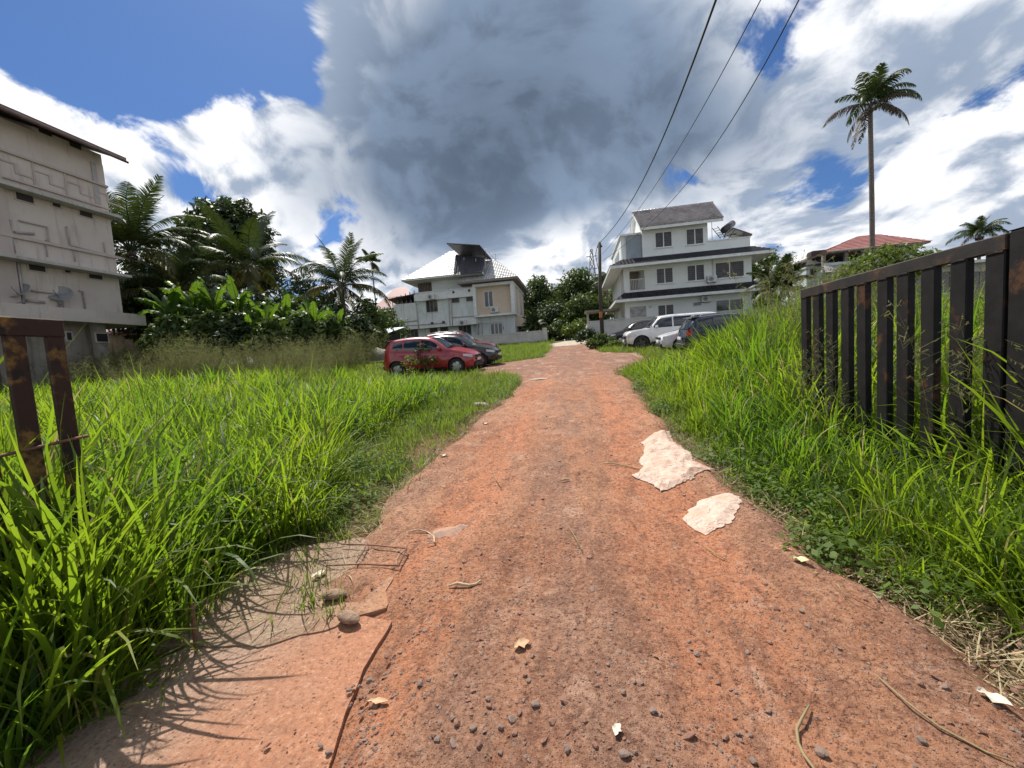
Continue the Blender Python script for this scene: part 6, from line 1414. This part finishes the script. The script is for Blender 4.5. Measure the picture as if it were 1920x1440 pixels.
def car(name, label, cat, L, W, H, top, belt, pnt, loc, heading, glass, wheels, rw=.31, sill=.22, rim=None, tumble=.30, front_lamp=True, group=None, spoiler=False, rails=False, plate_front=True, spare=False, boxy=.0, tailz=(.72, 1.02)):
    """x forward. top: roofline points (x/L from the nose 0..1, z); belt: waistline (x/L, z); glass: dict of pane spans in x/L"""
    e = empty(name, loc, heading); X = lambda f: L/2-f*L
    tx = np.array([p[0] for p in top]); tz = np.array([p[1] for p in top]); bx_ = np.array([p[0] for p in belt]); bz = np.array([p[1] for p in belt])
    wx = [wheels[0], wheels[1]]; ra = rw+.055
    fs = set(np.linspace(0, 1, 61).tolist()+[.004, .01, .02, .035, .965, .98, .99, .996])
    for w in wx:
        for k in np.linspace(-1, 1, 21): fs.add(float(np.clip(w+k*ra/L, 0, 1)))
        fs |= {w-ra/L-.0015, w+ra/L+.0015}
    fs = np.array(sorted(fs))
    # smoothed roofline
    ff = np.linspace(0, 1, 401); zz = np.interp(ff, tx, tz); k_ = np.hanning(19); k_ /= k_.sum(); zs_ = np.convolve(np.pad(zz, 9, mode='edge'), k_, 'valid'); zs_[:3] = zz[:3]
    ztop = lambda f: float(np.interp(f, ff, zs_)); zbelt = lambda f: float(min(np.interp(f, bx_, bz), ztop(f)-.02))
    def halfw(f):
        d = min(f, 1-f); return W/2*(1-(.26-.10*boxy)*max(0, 1-d/.13)**2.2)
    def zbot(f):
        z = sill+.06*max(0, 1-min(f, 1-f)/.08)
        for w in wx:
            dx = (f-w)*L
            if abs(dx) < ra: z = max(z, rw+math.sqrt(ra*ra-dx*dx))
        return z
    def section(f):
        w = halfw(f); zb = zbot(f); zw = zbelt(f); zt = ztop(f); gh = max(0, zt-zw); h = zw-sill
        zl = lambda q: max(zb, sill+h*q)
        wr = max(w*.35, w*.95-tumble*gh)
        pts = [(w*.93, zb), (w*.99, zl(.16)), (w, zl(.42)), (w*.995, zl(.60)), (w*.985, zl(.66)), (w*.975, zl(.90)), (w*.95, zw)]
        rr = min(.10, gh*.5)
        pts += [(w*.95-tumble*.5*max(0, gh-rr), zw+(gh-rr)*.5), (wr+.0, zt-rr), (wr-rr*.45, zt-rr*.30), (wr*.66, zt-.004+.012*(gh > .2)), (wr*.33, zt+.006+.014*(gh > .2)), (0, zt+.010+.016*(gh > .2))]
        return pts
    secs = [section(f) for f in fs]; npt = len(secs[0]); mb = MB()
    for f, s in zip(fs, secs):
        nose = (.05 if f < .5 else .03)*0
        for (y, z) in s: mb.v.append((X(f), y, z))
        for (y, z) in s[:-1][::-1]: mb.v.append((X(f), -y, z))
    m_ = 2*npt-1
    for i in range(len(fs)-1):
        for k in range(m_-1): a = i*m_+k; mb.f.append((a, a+1, a+1+m_, a+m_))
    for i in (0, len(fs)-1): mb.f.append(tuple(i*m_+k for k in range(m_)))
    # round the nose and tail in plan and profile
    v = np.array(mb.v)
    for sgn in (1, -1):
        edge = np.clip((sgn*v[:, 0]-(L/2-.22))/.22, 0, 1); mid = (v[:, 2]-(sill+.33))/.45
        v[:, 0] -= sgn*edge*(.10*np.clip(mid, 0, 1.3)**1.5+.07*np.clip(-mid, 0, 1)+.12*(np.abs(v[:, 1])/(W/2))**3)
    mb.v = [tuple(q) for q in v]
    body = link('body', mb.mesh('body', pnt, True), e)
    md = body.modifiers.new('edges', 'EDGE_SPLIT'); md.split_angle = R(48)
    def warp(p):
        x, y, z = p
        for sgn in (1, -1):
            ed = min(1, max(0, (sgn*x-(L/2-.22))/.22)); mi = (z-(sill+.33))/.45; x -= sgn*ed*(.10*min(1.3, max(0, mi))**1.5+.07*min(1, max(0, -mi))+.12*(abs(y)/(W/2))**3)
        return (x, y, z)
    def side_y(f, z):
        s = section(f); zs2 = [p[1] for p in s[:9]]; return float(np.interp(z, zs2, [p[0] for p in s[:9]]))
    def side_patch(nm, m2, f0, f1, zlo, zhi, off=.006, sgn=1, n=10, parent=None):
        mb2 = MB()
        for i in range(n+1):
            f = f0+(f1-f0)*i/n; a, c = zlo(f), max(zlo(f)+.004, zhi(f))
            for q in range(4): z = a+(c-a)*q/3; mb2.v.append(warp((X(f), sgn*(side_y(f, z)+off), z)))
        for i in range(n):
            for q in range(3): a = i*4+q; mb2.f.append((a, a+1, a+5, a+4))
        return link(nm, mb2.mesh(nm, m2, True), parent or e)
    def top_patch(nm, m2, f0, f1, yw, off=.006, n=10):
        mb2 = MB(); k = 9
        for i in range(n+1):
            f = f0+(f1-f0)*i/n; s = section(f); ys_ = [p[0] for p in s[8:]][::-1]; zs2 = [p[1] for p in s[8:]][::-1]; ww = min(yw, s[8][0]*.985)
            for j in range(k): y = -ww+2*ww*j/(k-1); mb2.v.append((X(f), y, float(np.interp(abs(y), ys_, zs2))+off))
        for i in range(n):
            for j in range(k-1): a = i*k+j; mb2.f.append((a, a+1, a+1+k, a+k))
        return link(nm, mb2.mesh(nm, m2, True), e)
    for sgn in (1, -1):
        for (f0, f1) in glass['side']:
            side_patch('side_window', M_CGLASS, f0, f1, lambda f: zbelt(f)+.035, lambda f: ztop(f)-.105, .006, sgn)
        for fd in glass['doors']:
            side_patch('door_seam', M_CBLACK, fd-.0016, fd+.0016, lambda f: max(sill+.10, zbot(f)+.02), lambda f: zbelt(f)-.005, .002, sgn, 2)
        for fd in glass['doors'][1:]:
            zq = zbelt(fd)-.16; mbh = MB(); y = side_y(fd-.03, zq); mbh.bbox(X(fd-.012)-.17, X(fd-.012), min(sgn*(y-.004), sgn*(y+.035)), max(sgn*(y-.004), sgn*(y+.035)), zq-.02, zq+.02, .008); link('door_handle', mbh.mesh('handle', pnt), e)
        fm = glass['side'][0][0]+.035; zq = zbelt(fm)+.07; y = side_y(fm, zq)
        mbm = MB(); mbm.bbox(X(fm)-.02, X(fm)+.11, min(sgn*(y+.02), sgn*(y+.20)), max(sgn*(y+.02), sgn*(y+.20)), zq-.06, zq+.09, .035); mbm.tube([(X(fm)+.04, sgn*(y-.01), zq-.02), (X(fm)+.04, sgn*(y+.06), zq)], .02, 6); link('mirror', mbm.mesh('mirror', pnt), e)
        side_patch('headlight', M_LAMP, .012, .105, lambda f: .60+.9*f+.06*boxy, lambda f: .72+.55*f+.10*boxy, .012, sgn, 8)
        side_patch('tail_light', M_TAIL, .93, .993, lambda f: tailz[0], lambda f: tailz[1], .012, sgn, 6)
        side_patch('sill_trim', M_CBLACK, wx[0]+ra/L+.01, wx[1]-ra/L-.01, lambda f: sill+.005, lambda f: sill+.085, .004, sgn, 8)
    top_patch('windscreen', M_CGLASS, *glass['front'], W*.44); top_patch('rear_window', M_CGLASS, *glass['rear'], W*.40)
    # nose: grille, lower intake, plate; tail: plate
    xf = L/2
    mbg = MB(); mbg.bbox(xf-.055, xf+.008, -W*.26, W*.26, .60, .70+.06*boxy, .012); link('grille', mbg.mesh('grille', M_CBLACK), e)
    mbg = MB(); mbg.bbox(xf-.075, xf+.002, -W*.33, W*.33, .26, .40, .012); link('lower_intake', mbg.mesh('intake', M_CBLACK), e)
    if plate_front: mbg = MB(); mbg.bbox(xf-.02, xf+.018, -.25, .25, .455, .565, .004); link('number_plate', mbg.mesh('plate', M_PLATE), e)
    mbg = MB(); mbg.bbox(-L/2-.016, -L/2+.03, -.25, .25, .62, .73, .004); link('number_plate', mbg.mesh('plate', M_PLATE), e)
    mbg = MB(); mbg.bbox(-L/2-.01, -L/2+.10, -W*.36, W*.36, .30, .46, .02); link('rear_bumper_trim', mbg.mesh('bumper', M_CBLACK), e)
    mbu = MB(); mbu.box(-L/2+.25, L/2-.3, -W/2+.22, W/2-.22, .16, .60); link('underbody', mbu.mesh('underbody', M_CBLACK), e)
    for w in wx:
        mbu = MB(); mbu.box(X(w)-ra, X(w)+ra, -W/2+.16, W/2-.16, .22, rw+ra-.01); link('wheel_housing', mbu.mesh('housing', M_CBLACK), e)
        for sgn in (1, -1): wheel_parts(e, X(w), sgn*(W/2-.125), rw, .21, rim or M_RIM)
    if spoiler:
        f = glass['rear'][0]-.012; zt = ztop(f); mbs = MB(); mbs.prism([(X(f)+.10, zt-.01), (X(f)-.18, zt-.005), (X(f)-.20, zt+.025), (X(f)+.08, zt+.035)], 'y', -W*.36, W*.36); link('spoiler', mbs.mesh('spoiler', pnt), e)
    if rails:
        for sgn in (1, -1):
            f0, f1 = glass['front'][1]+.05, glass['rear'][0]-.03; pts = [(X(f0+(f1-f0)*q), sgn*(section(f0+(f1-f0)*q)[9][0]-.02), ztop(f0+(f1-f0)*q)+(.055 if 0 < q < 1 else -.02)) for q in (0, .06, .3, .6, .94, 1)]
            mbr = MB(); mbr.tube(pts, .018, 6); link('roof_rail', mbr.mesh('rail', M_RIM, True), e)
    return tag(e, label, cat, group)
HATCH_T = [(0, .60), (.006, .70), (.05, .80), (.14, .90), (.235, .985), (.30, 1.10), (.40, 1.37), (.46, 1.475), (.56, 1.525), (.70, 1.53), (.84, 1.49), (.885, 1.45), (.93, 1.25), (.97, 1.00), (.992, .90), (1, .60)]
HATCH_B = [(0, .58), (.10, .80), (.235, .95), (.32, .955), (.60, .985), (.88, 1.05), (1, .95)]
HATCH_G = dict(side=[(.325, .545), (.56, .73), (.745, .85)], doors=[.30, .552, .74], front=(.255, .445), rear=(.885, .965))
def sc_top(t, f): return [(a, z if z < .72 else .72+(z-.72)*f) for a, z in t]
def cz(Y): return gz(Y)+.015
rowL = 'cars parked along the left side of the road'; rowR = 'cars parked along the right side of the road'
tilt = math.atan(SLOPE)
def place(o, roll): o.rotation_euler.x = roll
place(car('red_hatchback', 'bright red hatchback with roof spoiler, nose towards the road', 'car', 3.90, 1.69, 1.53, HATCH_T, HATCH_B, P_RED, (-5.82, 15.3, cz(15.3)), 0, HATCH_G, (.185, .82), .31, spoiler=True, group=rowL), tilt)
place(car('black_hatchback', 'glossy black hatchback between the two red cars', 'car', 4.0, 1.72, 1.52, HATCH_T, HATCH_B, P_BLACK, (-5.46, 17.6, cz(17.6)), 0, HATCH_G, (.185, .82), .31, group=rowL), tilt)
SUV_T = [(0, .72), (.006, .86), (.06, .97), (.16, 1.04), (.25, 1.09), (.30, 1.20), (.375, 1.52), (.43, 1.625), (.55, 1.67), (.75, 1.665), (.88, 1.62), (.93, 1.50), (.965, 1.20), (.992, 1.00), (1, .70)]
SUV_B = [(0, .70), (.10, .94), (.25, 1.06), (.60, 1.09), (.90, 1.13), (1, 1.0)]
SUV_G = dict(side=[(.315, .53), (.545, .73), (.745, .885)], doors=[.29, .537, .74], front=(.265, .42), rear=(.905, .965))
place(car('maroon_suv', 'maroon car with roof rails, farthest of the three on the left', 'car', 4.1, 1.76, 1.67, SUV_T, SUV_B, P_MAROON, (-6.1, 20.0, cz(20.0)), 0, SUV_G, (.18, .81), .33, rails=True, group=rowL), tilt)
BOX_T = [(0, .80), (.006, .96), (.05, 1.03), (.16, 1.09), (.245, 1.13), (.275, 1.22), (.345, 1.70), (.375, 1.80), (.50, 1.855), (.85, 1.85), (.955, 1.80), (.975, 1.65), (.985, 1.1), (1, .75)]
BOX_B = [(0, .78), (.08, .98), (.245, 1.10), (.6, 1.13), (1, 1.16)]
BOX_G = dict(side=[(.30, .49), (.505, .70), (.715, .94)], doors=[.265, .497, .71], front=(.255, .36), rear=(.972, .984))
place(car('white_suv', 'big boxy white SUV with nose towards the road', 'car', 4.7, 1.84, 1.70, sc_top(BOX_T, .87), sc_top(BOX_B, .90), P_WHITE, (4.95, 21.6, cz(21.6)), math.pi, BOX_G, (.17, .79), .37, sill=.34, rim=M_RIMD, tumble=.16, boxy=1, group=rowR), -tilt)
SED_T = [(0, .55), (.006, .66), (.05, .76), (.15, .86), (.27, .94), (.30, 1.00), (.385, 1.30), (.43, 1.40), (.52, 1.445), (.62, 1.44), (.72, 1.36), (.82, 1.12), (.87, 1.03), (.97, .99), (.993, .90), (1, .58)]
SED_B = [(0, .54), (.10, .76), (.27, .91), (.6, .94), (.85, .98), (1, .90)]
SED_G = dict(side=[(.33, .53), (.545, .70), (.715, .79)], doors=[.30, .537, .715], front=(.285, .42), rear=(.72, .83))
place(car('white_sedan', 'white sedan squeezed between the boxy SUV and the dark blue car', 'car', 4.3, 1.72, 1.44, SED_T, SED_B, P_SILVER, (5.95, 18.9, cz(18.9)), math.pi, SED_G, (.19, .80), .31, group=rowR), -tilt)
place(car('dark_blue_suv', 'dark blue car with its tail and red lamp towards the road', 'car', 4.0, 1.70, 1.55, HATCH_T, HATCH_B, P_BLUE, (6.25, 16.9, cz(16.9)), 0, HATCH_G, (.18, .81), .32, rails=True, group=rowR, spoiler=True, tailz=(.78, 1.02)), tilt)
place(car('black_sedan', 'small black car parked behind the boxy white SUV by the wall', 'car', 4.0, 1.70, 1.46, HATCH_T, HATCH_B, P_BLACK, (4.3, 27.6, cz(27.6)), math.pi, HATCH_G, (.185, .82), .31, group=rowR), -tilt)
